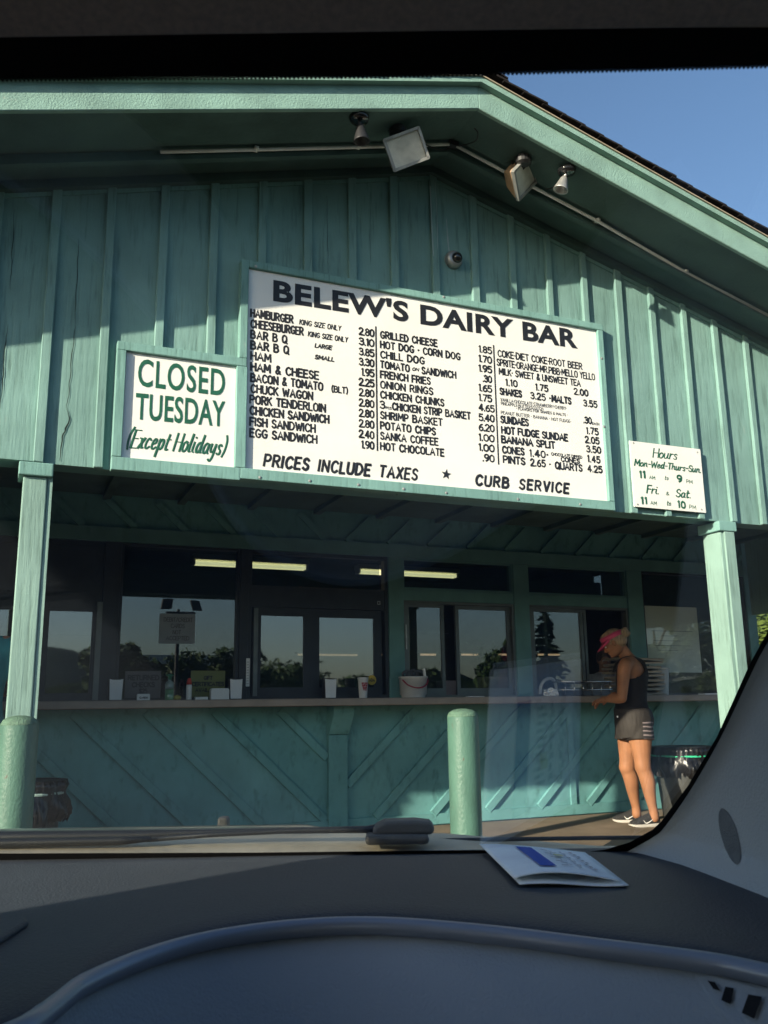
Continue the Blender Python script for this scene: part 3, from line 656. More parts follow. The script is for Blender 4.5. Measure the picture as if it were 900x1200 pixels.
hl("11", (750, 559.5), (756, 560), .043, .0075, gap=.25); hl("AM", (761, 561), (767.5, 562), .022, .002); hl("to", (779, 562), (783, 562.5), .028, .0022, slant=.2); hl("9", (794, 564.5), (799, 565), .044, .0075); hl("PM", (804.5, 566), (811.5, 567), .024, .002)
hl("Fri.", (758, 577.5), (771.5, 579), .054, .006, slant=.25, gap=.14, thin=.7); hl("&", (780.5, 580), (784, 580.5), .022, .002); hl("Sat.", (792, 582), (809, 583.5), .054, .006, slant=.25, gap=.14, thin=.7)
hl("11", (752, 590), (758, 590.5), .042, .0072, gap=.25); hl("AM", (762.5, 591), (769.5, 592), .024, .002); hl("to", (781.5, 592), (786, 592.5), .032, .003, slant=.2); hl("10", (795, 594.5), (803, 595.5), .044, .0075, gap=.25); hl("PM", (808, 596), (815.5, 597), .026, .002)
obj('lettering', bm, M['green_ink'], hr); yl = y0
bm = nb()
for px, py in ((742, 519), (817, 530), (747, 591), (822, 597)): lathe(bm, at(px, py, YH), [(.006, 0), (.005, .003), (.001, .004)], 8, (0, -1, 0))
obj('tack', bm, M['metal_gray'], hr)

# ------------------------------------------------------------------ lamps and fittings under the gable
def on_soffit(px, py, drop=.0):
    lo, hi = FA+.02, SK
    for _ in range(40):
        m_ = (lo+hi)/2; p = at(px, py, m_)
        if p.z-(soff(p.x)-drop) < 0: lo = m_
        else: hi = m_
    return at(px, py, lo)
def floodlight(centre, mount, dirn, rollup, wd, ht, label, dep=.11):
    t = thing('floodlight', label, 'floodlight', mount, 0, 'square floodlights under the gable')
    inv = lambda p: Vector(p)-Vector(mount)
    d = Vector(dirn).normalized(); u = Vector(rollup); u = (u-d*u.dot(d)).normalized(); r = d.cross(u)
    c = inv(centre); bm = nb()
    fr = [c+r*wd/2*a+u*ht/2*b for a, b in ((-1, -1), (1, -1), (1, 1), (-1, 1))]
    bk = [c-d*dep+r*wd*.28*a+u*ht*.28*b for a, b in ((-1, -1), (1, -1), (1, 1), (-1, 1))]
    rings = [[bm.verts.new(p) for p in bk], [bm.verts.new(p-d*.02) for p in fr], [bm.verts.new(p) for p in fr]]
    skin(bm, rings); bevel(obj('housing', bm, M['flood_body'], t), .012, 3)
    bm = nb()
    for q in range(4):
        p0, p1 = fr[q], fr[(q+1) % 4]; obox(bm, (p0+p1)/2+d*.004, (p1-p0)/2*1.03, (p1-p0).normalized().cross(d)*.008, d*.012)
    obj('rim', bm, M['metal_gray'], t)
    bm = nb(); obox(bm, c+d*.003, r*wd*.46, u*ht*.46, d*.003); bevel(obj('lens', bm, M['lens'], t), .003)
    bm = nb(); hh = c-d*dep*.6
    for sg in (-1, 1): tube(bm, [hh+r*sg*wd*.42, hh+r*sg*wd*.42-d*.03+(Vector((0, 0, .05))), Vector((0, 0, -.03))+r*sg*.03], .009, 6)
    lathe(bm, (0, 0, -.045), [(.03, 0), (.05, .012), (.052, .05)], 16); obj('bracket', bm, M['dark_metal'], t)
    return t
f1c, f1m = at(476, 175, 4.22), on_soffit(466, 152)
floodlight(f1c, f1m, (-.20, -.90, -.40), (-.52, -.3, .9), .215, .175, 'square floodlight with a milky lens facing the lot, left of the gable peak')
f2c, f2m = at(614, 207, 4.30), on_soffit(613, 186)
floodlight(f2c, f2m, (.50, -.72, -.46), (.62, -.05, .72), .20, .20, 'square floodlight turned aside showing its peach coloured housing, right of the gable peak')
def spotlight(pc, tip, label, m):
    t = thing('spotlight', label, 'spotlight', pc, 0, 'small bullet spotlights under the gable')
    bm = nb(); lathe(bm, (0, 0, -.028), [(.025, 0), (.052, .006), (.058, .026)], 20); obj('canopy', bm, M['black_gloss'], t, True)
    d = (Vector(tip)-Vector(pc)); n = d.normalized(); bm = nb(); L = d.length
    tube(bm, [Vector((0, 0, -.02)), n*L*.35], .010, 8); lathe(bm, (0, 0, 0), [(.014, L*.34), (.022, L*.42), (.045, L*.95), (.047, L), (.038, L-.004), (.02, L*.7)], 20, n)
    obj('lamp_head', bm, m, t, True)
pc = on_soffit(421, 137); spotlight(pc, at(424, 166, pc.y), 'small black bullet spotlight hanging from the left soffit', M['dark_metal'])
pc = on_soffit(664, 199); spotlight(pc, at(657, 223, pc.y+.02), 'small grey bullet spotlight on a black base on the right soffit', M['metal_gray'])
# conduit following both slopes
cdt = thing('conduit', 'thin pale electrical conduit running along the soffit past the floodlights', 'conduit')
for pts in ([(188, 178), (300, 175.5), (420, 172.5), (528, 169)], [(535, 171), (600, 206), (700, 259), (803, 319), (905, 372)]):
    bm = nb(); P = [on_soffit(*p, drop=.014) for p in pts]; P = [Vector((p.x, 4.44, soff(p.x)-.012)) if False else p for p in P]
    tube(bm, P, .010, 8)
    for p in P[1:-1]: box(bm, p.x-.012, p.x+.012, p.y-.02, p.y+.02, p.z-.004, p.z+.012)
    obj('pipe', bm, M['conduit'], cdt, True)
bm = nb(); p = on_soffit(531, 170, .014); box(bm, p.x-.03, p.x+.03, p.y-.02, p.y+.02, p.z-.012, p.z+.02); obj('junction_box', bm, M['dark_metal'], cdt)
for pts in (((531, 170), (520, 176), (500, 170), (468, 152)), ((535, 172), (556, 166), (560, 156), (556, 150)), ((600, 206), (604, 196), (612, 188)), ((640, 222), (650, 218), (662, 204))):
    bm = nb(); P = [on_soffit(*p, drop=.012+.02*(0 < k < len(pts)-1)) for k, p in enumerate(pts)]; tube(bm, catmull(P, 6), .004, 6); obj('cable', bm, M['dark_metal'], cdt, True)
# dome camera on the boards
p = at(530, 306, SK); t = thing('dome_camera', 'round grey security camera with a black dome on the gable boards', 'camera', p)
bm = nb(); lathe(bm, (0, 0, 0), [(.058, 0), (.058, .03), (.05, .048), (.036, .052)], 24, (0, -1, 0)); obj('housing', bm, M['metal_gray'], t, True)
bm = nb(); lathe(bm, (.004, 0, .005), [(.037, .05), (.034, .066), (.024, .08), (.010, .086), (.001, .087)], 20, (.05, -1, -.12)); obj('dome', bm, M['black_gloss'], t, True)

# fluorescent fittings in the room
def fluoro(pa, pb, Y, label):
    A, Bq = at(*pa, Y), at(*pb, Y); z = (A.z+Bq.z)/2; t = thing('fluorescent_light', label, 'ceiling light', ((A.x+Bq.x)/2, Y, z), 0, 'fluorescent lights inside the kitchen')
    h = abs(Bq.x-A.x)/2; bm = nb(); tube(bm, [(-h, -.03, 0), (h, -.03, 0)], .022, 10); tube(bm, [(-h, .05, 0), (h, .05, 0)], .022, 10); obj('tube', bm, M['tube'], t)
    bm = nb(); box(bm, -h-.03, h+.03, -.09, .11, .03, .09); box(bm, -h-.03, -h, -.05, .07, -.025, .029); box(bm, h, h+.03, -.05, .07, -.025, .029); obj('fixture', bm, M['white_plastic'], t)
fluoro((228, 660.5), (357, 665), 9.6, 'long lit fluorescent tube glowing behind the left window mullion')
fluoro((421, 671.5), (533, 674), 10.6, 'lit fluorescent tube crossing behind the green window post')
def strip(pa, pb, Y, label):
    A, Bq = at(*pa, Y), at(*pb, Y); bm = nb(); z = (A.z+Bq.z)/2; box(bm, A.x, Bq.x, Y, Y+.05, z-.012, z+.012); box(bm, A.x-.03, Bq.x+.03, Y-.02, Y+.09, z+.013, z+.05)
    return obj('reflection_strip', bm, M['warm'])
for (a, b), wtxt in zip(((350, 419), (444, 452), (494, 511), (542, 561), (586, 601), (632, 656)), ('longest glowing orange strip for a reflected lamp behind the right dark sash', 'short glowing orange strip for a reflected lamp at the edge of the dark window by the green post', 'glowing orange strip for a reflected lamp above the bucket with the red handle', 'glowing orange strip for a reflected lamp just right of the slider stile', 'glowing orange strip for a reflected lamp beside the green mullion over the planter', 'glowing orange strip for a reflected lamp below the fir reflection')):
    A, Bq = at(a, 767, 10.35), at(b, 768, 10.35); t = thing('reflection_strip', wtxt, 'reflection strip', ((A.x+Bq.x)/2, 10.35, A.z), 0, 'glowing strips standing for reflections in the windows'); h = (Bq.x-A.x)/2  # added glowing strips in place of lamp reflections in the panes
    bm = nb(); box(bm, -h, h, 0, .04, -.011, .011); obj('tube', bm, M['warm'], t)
    bm = nb(); box(bm, -h-.02, h+.02, -.01, .10, .012, .035); obj('fixture', bm, M['alu'], t)  # housing invented along with the strip

# ------------------------------------------------------------------ bollards and trash cans
def bollard(px, depth, ztop, r, label):
    d = ray(px, 880); p = Vector((0, 0, CAMH))+d*depth; t = thing('bollard', label, 'bollard', (p.x, p.y, 0), 0, 'steel pipe bollards in front of the posts')
    bm = nb(); lathe(bm, (0, 0, 0), [(r, 0), (r, ztop-.05), (r*1.01, ztop-.04)], 40, caps=False); obj('pipe', bm, M['bollard'], t, True)
    bm = nb(); lathe(bm, (0, 0, ztop-.045), [(r*1.0, 0), (r*.985, .012), (r*.86, .030), (r*.6, .042), (r*.25, .048), (.001, .049)], 40); obj('concrete_cap', bm, mat('cap_paint', (.10, .19, .13), .7, var=.3, vscale=(60, 60, 60), bump=.8, bscale=(150, 150, 150)), t, True)
bollard(21, 4.1, 1.0, .084, 'thick green pipe bollard at the foot of the left post')
bollard(543.5, 4.9, 1.0, .086, 'thick green pipe bollard standing alone in front of the counter')
M['bag'] = mat('black_bag', (.008, .008, .009), .28, spec=.42, bump=.7, bscale=(22, 22, 14))
def trash_can(c, r, h, label, greenband):
    t = thing('trash_can', label, 'trash can', c, 0, 'bagged trash cans by the counter')
    bm = nb(); lathe(bm, (0, 0, 0), [(r*.78, 0), (r*.80, .02), (r*.95, h*.80), (r*.96, h)], 28); obj('barrel', bm, mat('grey_barrel', (.035, .037, .035), .55, var=.2), t, True)
    bm = nb(); rnd = random.Random(3); n = 150; rings = []
    for q, (rr, z, am) in enumerate(((r*.99, h*.62, .055), (r*1.10, h*.70, .05), (r*1.08, h*.80, .03), (r*1.03, h*.885, .012), (r*1.06, h*.95, .03), (r*1.05, h*1.01, .012), (r*.93, h*1.0, .01), (r*.86, h*.8, .01))):
        rings.append([bm.verts.new((math.cos(a)*(rr+am*f), math.sin(a)*(rr+am*f), z+am*.6*rnd.uniform(-1, 1)*(q < 2))) for k in range(n) for a in (2*math.pi*k/n,) for f in (math.sin(a*9+q*1.3)*.4+abs(math.sin(a*21+q*.7))*.5+math.sin(a*47+q*2)*.22+rnd.uniform(-.12, .12),)])
    skin(bm, rings, False); obj('bag', bm, M['bag'], t, True)
    bm = nb(); n = 40; rr = r*1.055; rings = []
    for k in range(n): 
        a = 2*math.pi*k/n; rings.append([bm.verts.new((math.cos(a)*rr*s_, math.sin(a)*rr*s_, h*.885+dz)) for s_, dz in ((1, -.008), (1.01, 0), (1, .008))])
    for k in range(n):
        a, b = rings[k], rings[(k+1) % n]
        for q in (0, 1): bm.faces.new((a[q], b[q], b[q+1], a[q+1]))
    obj('band', bm, mat('band', (.03, .42, .22) if greenband else (.3, .42, .38), .5), t)
p = at(800, 905, 6.75); trash_can((p.x+.02, 6.75, 0), .27, .62, 'grey trash can with black bag and bright green band beside the woman', True)
p = at(45, 920, 6.15); trash_can((p.x-.05, 6.15, 0), .20, .60, 'dark trash can with shiny black bag half hidden behind the left bollard', False)

# ------------------------------------------------------------------ things on the counter
YC = WL-.09
def cx(px, py=815, Y=YC): return at(px, py, Y).x
def napkin(px, label, Y=YC):
    t = thing('napkin_dispenser', label, 'napkin holder', (cx(px), Y, CT1), 0, 'napkin holders on the counter'); w_ = .052
    bm = nb(); prism(bm, [(-w_, .0, 0), (w_, .0, 0), (w_*1.08, 0, .17), (-w_*1.08, 0, .17)], (0, .07, 0)); bevel(obj('holder', bm, M['dark_metal'], t), .005)
    bm = nb(); prism(bm, [(-w_*.86, -.004, .008), (w_*.86, -.004, .008), (w_*.98, -.004, .165), (w_*.5, -.004, .160), (-w_*.5, -.004, .160), (-w_*.98, -.004, .166)], (0, .003, 0)); obj('napkins', bm, M['paper'], t)
napkin(135.5, 'white-faced napkin holder beside the returned checks sign'); napkin(276.5, 'white-faced napkin holder beside the gift certificate sign'); napkin(387.5, 'white-faced napkin holder in front of the dark framed window')
def placard(name, px0, px1, py0, py1, Y, col, lines, ink, label, cat='sign', glow=0):
    a, b = at(px0, py1, Y), at(px1, py0, Y); t = thing(name, label, cat, ((a.x+b.x)/2, Y, a.z)); h = (b.x-a.x)/2; H_ = b.z-a.z
    bm = nb(); box(bm, -h, h, 0, .006, 0, H_); obj('board', bm, mat(name+'_board', col, .6, var=.08), t)
    bm = nb()
    for s, f0, f1, zf, hh, r in lines: brush(bm, s, -h+2*h*f0, -h+2*h*f1, H_*zf, H_*zf, hh*H_, r, -.0008, gap=.16)
    obj('lettering', bm, ink, t); return t
placard('check_sign', 145.5, 189, 786.5, 821, WL+.022, (.095, .09, .092), (("RETURNED", .08, .94, .70, .15, .005), ("CHECKS", .2, .82, .46, .15, .005), ("$25", .4, .62, .24, .15, .004)), M['ink'], 'grey placard reading RETURNED CHECKS standing against the wide window')
placard('gift_sign', 223, 264, 786, 817, WL+.022, (.16, .175, .05), (("GIFT", .38, .62, .66, .13, .004), ("CERTIFICATES", .04, .96, .42, .14, .004), ("AVAILABLE", .14, .86, .2, .13, .003)), M['ink'], 'yellow-green placard about gift certificates standing against the wide window')
placard('card_sign', 186, 229, 720, 754, WL+.029, (.21, .235, .25), (("DEBIT/CREDIT", .12, .92, .74, .13, .003), ("CARDS", .32, .70, .53, .13, .003), ("NOT", .38, .60, .32, .13, .003), ("ACCEPTED", .2, .84, .12, .13, .003)), mat('grey_ink', (.10, .10, .11), .6), 'pale paper notice about cards taped high on the wide window')
a, b = at(756, 788, WL+.06), at(816, 712, WL+.06)
t = thing('poster', 'large pale poster inside the last window beside the right post', 'poster', ((a.x+b.x)/2, WL+.06, a.z)); h = (b.x-a.x)/2
bm = nb(); box(bm, -h, h, 0, .004, 0, b.z-a.z); obj('sheet', bm, mat('poster_sheet', (.74, .78, .76), .7, var=.12, vscale=(3, 3, 3)), t)
bm = nb()
for k, (f0, f1) in enumerate(((.25, .6), (.2, .8), (.2, .66), (.34, .62), (.16, .9))): box(bm, -h+2*h*f0, -h+2*h*f1, -.002, -.0005, .22+k*.05, .228+k*.05)
obj('print', bm, mat('poster_print', (.42, .45, .46), .7), t)

def bottle(px, label, prof, m, cap, mcap, Y=YC-.03):
    t = thing('bottle', label, 'bottle', (cx(px), Y, CT1)); bm = nb(); lathe(bm, (0, 0, 0), prof, 18); obj('body', bm, m, t, True); bm = nb(); lathe(bm, (0, 0, 0), cap, 14); obj('cap', bm, mcap, t, True); return t
M['gel'] = mat('green_gel', (.10, .26, .14), .15, var=.2, coat=.5); M['clear'] = mat('clear_plastic', (.22, .30, .29), .12, coat=.5)
t = bottle(197.5, 'pump bottle of green hand gel on the counter', [(.034, 0), (.036, .01), (.036, .085), (.034, .086)], M['gel'], [(.012, .16), (.014, .165), (.014, .185), (.03, .19), (.03, .2), (.006, .205)], mat('green_pump', (.03, .16, .09), .4))
bm = nb(); lathe(bm, (0, 0, 0), [(.036, .087), (.036, .12), (.028, .142), (.013, .152), (.012, .16)], 18); obj('upper_body', bm, M['clear'], t, True)
bottle(220.5, 'white squeeze bottle with a red cap on the counter', [(.020, 0), (.022, .005), (.022, .11), (.02, .12)], M['white_plastic'], [(.02, .1205), (.019, .145), (.012, .17), (.003, .172)], mat('red_cap', (.5, .05, .03), .4))
def small_box(px0, px1, py0, py1, label, name='paper_box', cat='box', dep=.06, m=None, Y=YC-.02):
    a, b = at(px0, py1, Y), at(px1, py0, Y); h = (b.x-a.x)/2; H_ = max(b.z-CT1, .01)
    bm = nb(); prism(bm, [(-h, 0, 0), (h, 0, 0), (h, 0, H_*.86), (h*.9, 0, H_), (-h*.9, 0, H_), (-h, 0, H_*.86)], (0, dep, 0)); o = bevel(obj(name, bm, m or M['white_plastic'], loc=((a.x+b.x)/2, Y, CT1)), .004)
    return tag(o, label, cat)
small_box(247, 269, 806.5, 820, 'white rounded plastic caddy beside the right napkin holder', 'sugar_caddy', 'caddy')
small_box(229, 244, 816.5, 820, 'low white tray of packets in front of the gift sign', 'packet_tray', 'tray')
o = small_box(160.5, 176, 813, 820.5, 'small white card holder in front of the returned checks sign', 'card_holder', 'card holder', .03)
bm = nb(); brush(bm, "CARDS", -.03, .03, .016, .016, .012, .002, -.001); obj('lettering', bm, M['ink'], o)
tag(obj('lemon', (lambda b_: (lathe(b_, (0, 0, .02), [(.001, -.034), (.014, -.026), (.022, 0), (.014, .026), (.001, .034)], 14, (1, 0, 0)), b_)[1])(nb()), mat('yellow_rind', (.30, .27, .04), .5), None, True, (cx(207), YC-.02, CT1)), 'small yellow squeezer between the gel bottle and the red cap', 'squeezer')
# foam cup, bucket, pail, sticker, thermometer
t = thing('foam_cup', 'tall white foam cup with red print on the counter', 'cup', (cx(424.5), YC-.02, CT1))
bm = nb(); lathe(bm, (0, 0, 0), [(.032, 0), (.034, .004), (.046, .165), (.049, .170), (.049, .176), (.044, .176), (.042, .12)], 28); obj('body', bm, M['white_plastic'], t, True)
bm = nb()
for k, (s, z) in enumerate((("BELEW'S", .118), ("DAIRY BAR", .100), ("THANK", .082), ("YOU", .066))):
    n0 = len(bm.verts); brush(bm, s, -.026+.004*k, .030-.004*k, z, z, .013, .0022, 0, gap=.2)
    bm.verts.ensure_lookup_table()
    for v in bm.verts[n0:]:
        rr = .0352+.0725*v.co.z; a = v.co.x/rr; dy = -v.co.y; v.co = Vector((math.sin(a)*(rr+dy), -math.cos(a)*(rr+dy), v.co.z))
obj('print', bm, mat('red_print', (.42, .03, .05), .6), t)
t = thing('bucket', 'white bucket with a dark red wire handle and cleaning cloth on the counter', 'bucket', (cx(480.5), YC-.07, CT1))
bm = nb(); lathe(bm, (0, 0, 0), [(.10, 0), (.103, .006), (.125, .165), (.131, .168), (.131, .18), (.122, .182), (.118, .03), (.09, .012)], 32); obj('body', bm, mat('cloudy_white', (.50, .51, .50), .45, var=.1), t, True)
bm = nb(); tube(bm, catmull([(-.122, -.05, .150), (-.09, -.10, .105), (-.02, -.128, .082), (.05, -.124, .095), (.10, -.085, .13), (.118, -.045, .16)], 5), .006, 8); obj('handle', bm, mat('dark_red', (.28, .01, .045), .5), t, True)
bm = nb()
for dx, hh, lean in ((-.03, .10, -.02), (.0, .12, .0), (.03, .10, .025)): tube(bm, catmull([(dx-.05, .02, .16), (dx-.045+lean, .0, .21), (dx+lean, -.01, .18+hh*.5), (dx+.045+lean, .0, .205), (dx+.05, .01, .155)], 5), .012, 8)
obj('cloth', bm, mat('dark_cloth', (.06, .065, .075), .9), t, True)
bm = nb(); obox(bm, (.098, -.03, .20), (.010, 0, .003), (0, .008, 0), (-.006, 0, .05)); obj('scraper', bm, M['white_plastic'], t)
bm = nb(); p = at(435.5, 797, WL-.012); lathe(bm, (0, 0, 0), [(.042, 0), (.042, .004), (.040, .005)], 24, (0, -1, 0)); o = tag(obj('sticker', bm, mat('yellow_sticker', (.52, .36, .03), .5), None, False, p), 'round yellow sticker on the dark frame beside the foam cup', 'sticker')
bm = nb(); brush(bm, "ADA", -.026, .026, -.012, -.012, .026, .003, -.006); obj('lettering', bm, M['ink'], o)
p = at(290.5, 790, WL-.022); bm = nb(); box(bm, -.016, .016, 0, .006, -.10, .13); o = tag(bevel(obj('thermometer', bm, M['white_plastic'], None, False, p), .004), 'narrow white thermometer strip fixed to the dark mullion', 'thermometer')
bm = nb()
for k in range(9): box(bm, -.011, .008, -.0016, -.0003, -.08+k*.022, -.075+k*.022)
obj('scale_marks', bm, mat('scale_ink', (.25, .26, .26), .6), o)
p = at(444, 706.5, WL-.007); bm = nb(); rectframe(bm, -.014, .014, -.016, .016, .006, 0, .003); tag(obj('latch', bm, M['metal_gray'], None, False, p), 'tiny metal latch plate on the dark frame near the green post', 'latch')
t = thing('pail', 'plain white lidded pail on the counter behind the woman', 'pail', (cx(770), YC-.02, CT1))
bm = nb(); lathe(bm, (0, 0, 0), [(.095, 0), (.10, .006), (.118, .24), (.118, .25)], 32); obj('body', bm, mat('pail_grey', (.42, .44, .43), .5, var=.08), t, True)
bm = nb(); lathe(bm, (0, 0, .25), [(.126, 0), (.127, .016), (.12, .02), (.085, .022), (.083, .034), (.001, .035)], 32); obj('lid', bm, mat('pail_lid', (.46, .48, .47), .5), t, True)
bm = nb(); box(bm, -.095, .095, -.05, .05, 0, .012); tag(obj('order_pad', bm, M['paper'], None, False, (cx(822), WL-.2, CT1)), 'white paper pad lying at the right end of the counter', 'paper pad')
bm = nb(); box(bm, -.09, .07, -.03, .03, 0, .008); tag(obj('paper_slip', bm, M['paper'], None, False, (cx(556), YC-.03, CT1)), 'white paper slips below the slider window', 'paper')
# carhop trays stacked on the counter behind the woman
M['tray'] = mat('tray_metal', (.40, .36, .30), .4, .5, var=.25)
tm = None
for k in range(9):
    z = CT1+.006+k*.041; X = cx(739)+random.uniform(-.02, .02)
    if tm is None:
        t = thing('serving_tray', '', 'tray', (X, YC-.06, z), 0, 'metal carhop trays stacked behind the woman'); tm = t
        bm = nb(); box(bm, -.25, .25, -.14, .14, 0, .006); obj('plate', bm, M['tray'], t)
        bm = nb(); rectframe_pts = [(-.25, -.14), (.25, -.14), (.25, .14), (-.25, .14)]
        for q in range(4):
            p0, p1 = rectframe_pts[q], rectframe_pts[(q+1) % 4]; tube(bm, [(*p0, .014), (*p1, .014)], .008, 8)
        obj('rim', bm, M['tray'], t)
    else:
        t = tm.copy(); C.objects.link(t); t.location = (X, YC-.06+random.uniform(-.01, .01), z); 
        for ch in list(tm.children):
            q = ch.copy(); C.objects.link(q); q.parent = t
    t.rotation_euler = (R(random.uniform(-1.5, 1.5)), R(random.uniform(-2.5, 2.5)), R(random.uniform(-6, 6)))
    t['label'] = ['bottom tray of the stack behind the woman', 'second tray from the bottom of the stack behind the woman', 'third tray from the bottom of the stack behind the woman', 'fourth tray from the bottom of the stack behind the woman', 'middle tray of the stack behind the woman', 'fourth tray from the top of the stack behind the woman', 'third tray from the top of the stack behind the woman', 'second tray from the top of the stack behind the woman', 'topmost tray of the stack behind the woman'][k]
# order tray with wire rim, crumpled napkin and white hose at the serving window
t = thing('condiment_rack', 'low chrome wire rack on the counter in front of the woman', 'rack', (cx(672), YC-.12, CT1))
bm = nb(); chrome = mat('chrome', (.55, .56, .57), .25, .9)
for z in (.055, .13): tube(bm, [(-.27, -.12, z), (.27, -.12, z), (.27, .12, z), (-.27, .12, z), (-.27, -.12, z)], .007, 8)
for k in range(6): tube(bm, [(-.25+k*.1, -.12, .0), (-.25+k*.1, -.12, .13)], .004, 6)
obj('wire_frame', bm, chrome, t, True)
bm = nb(); box(bm, -.26, .26, -.11, .11, .004, .05); obj('pan', bm, mat('pan_steel', (.10, .11, .13), .35, .6), t)
bm = nb(); P = [(cx(640)+dx, WL-.13, CT1+dz) for dx, dz in ((-.09, .02), (-.075, .10), (-.02, .155), (.05, .16), (.085, .11), (.09, .03))]; tube(bm, catmull(P, 6), [.015]*31, 10); tag(obj('hose', bm, mat('pale_hose', (.38, .39, .38), .5), None, True), 'arched pale hose or handle beside the wire rack', 'hose')
bm = nb(); bmesh.ops.create_icosphere(bm, subdivisions=3, radius=.075); rr = random.Random(4)
for v in bm.verts: v.co *= rr.uniform(.72, 1.12); v.co.z = max(v.co.z*.6, -.03)
tag(obj('napkin', bm, M['paper'], None, False, (cx(633), WL-.28, CT1+.03)), 'crumpled white napkin on the counter left of the wire rack', 'napkin')
# planter inside the slider window
def planter(px0, px1, py0, Y, label, leafy):
    a, b = at(px0, py0, Y), at(px1, py0, Y); t = thing('planter', label, 'planter', ((a.x+b.x)/2, Y, CT1), 0); h = (b.x-a.x)/2; H_ = a.z-CT1
    bm = nb(); prism(bm, [(-h*.92, 0, 0), (h*.92, 0, 0), (h, 0, H_), (-h, 0, H_)], (0, .14, 0)); obj('pot', bm, mat('pink_pot', (.26, .20, .19), .6, var=.15), t)
    if leafy:
        bm = nb(); rr = random.Random(9)
        for k in range(26):
            a0 = rr.uniform(-1, 1); L = rr.uniform(.12, .34)
            base = Vector((rr.uniform(-h, h)*.7, .07, H_)); tip = base+Vector((a0*L*.9, rr.uniform(-.1, .1), L)); tube(bm, [base, base.lerp(tip, .5)+Vector((a0*.03, 0, .03)), tip], [.006, .004, .001], 5)
            for q in range(7):
                c = base.lerp(tip, .3+.7*q/6); d = Vector((rr.uniform(-1, 1), rr.uniform(-1, 1), rr.uniform(-.2, 1))).normalized()*.04; s_ = d.orthogonal().normalized()*.014
                v = [bm.verts.new(x) for x in (c, c+d*.5+s_, c+d, c+d*.5-s_)]; bm.faces.new(v)
        obj('foliage', bm, M['leaf'], t)
    return t
planter(567, 600, 793, WL+.13, 'pinkish planter box with a leafy plant inside the slider window', True)
planter(519, 536, 797.5, WL+.13, 'small pale empty pot behind the slider stile', False)

# ------------------------------------------------------------------ people
def baked(name, bm, m, parent, voxel=.006, smooth_it=4):
    """many overlapping closed lofts fused into one continuous skin"""
    me = bpy.data.meshes.new(name+'_src'); bm.normal_update(); bm.to_mesh(me); bm.free()
    o = bpy.data.objects.new(name+'_src', me); C.objects.link(o)
    r = o.modifiers.new('r', 'REMESH'); r.mode = 'VOXEL'; r.voxel_size = voxel; r.use_smooth_shade = True
    s = o.modifiers.new('s', 'SMOOTH'); s.factor = .5; s.iterations = smooth_it
    dg = bpy.context.evaluated_depsgraph_get(); me2 = bpy.data.meshes.new_from_object(o.evaluated_get(dg))
    bpy.data.objects.remove(o); bpy.data.meshes.remove(me); me2.name = name
    me2.materials.clear()
    for k in (m if isinstance(m, (list, tuple)) else [m]): me2.materials.append(k)
    for p in me2.polygons: p.use_smooth = True
    q = bpy.data.objects.new(name, me2); C.objects.link(q); q.parent = parent; return q
def ring_loft(bm, rings, n=28, sub=5, keep=None, caps=True):
    """rings: (centre, fore-aft axis*radius, side axis*radius)"""
    cs = catmull([r[0] for r in rings], sub); fa = catmull([r[1] for r in rings], sub); la = catmull([r[2] for r in rings], sub)
    R_ = []
    for c, f, l in zip(cs, fa, la): R_.append([bm.verts.new(c+f*math.cos(a)+l*math.sin(a)) for a in (2*math.pi*k/n for k in range(n))])
    for i, (a, b) in enumerate(zip(R_, R_[1:])):
        for k in range(n):
            if keep is None or keep(i/(len(R_)-1), 2*math.pi*(k+.5)/n): bm.faces.new((a[k], a[(k+1) % n], b[(k+1) % n], b[k]))
    if caps: bm.faces.new(list(reversed(R_[0]))); bm.faces.new(R_[-1])
def limb(bm, pts, rad, n=16, sub=6):
    P = catmull(pts, sub); rr = [v.x for v in catmull([Vector((r, 0, 0)) for r in rad], sub)]
    tube(bm, P, rr, n)
    for c, r in ((P[0], rr[0]), (P[-1], rr[-1])): ball(bm, c, (r, r, r))
def ball(bm, c, rad, rot=None, sub=3):
    q = bmesh.ops.create_icosphere(bm, subdivisions=sub, radius=1)
    Mx = Matrix.Translation(c) @ ((rot.to_4x4()) if rot else Matrix()) @ Matrix.Diagonal((*rad, 1))
    bmesh.ops.transform(bm, matrix=Mx, verts=q['verts'])
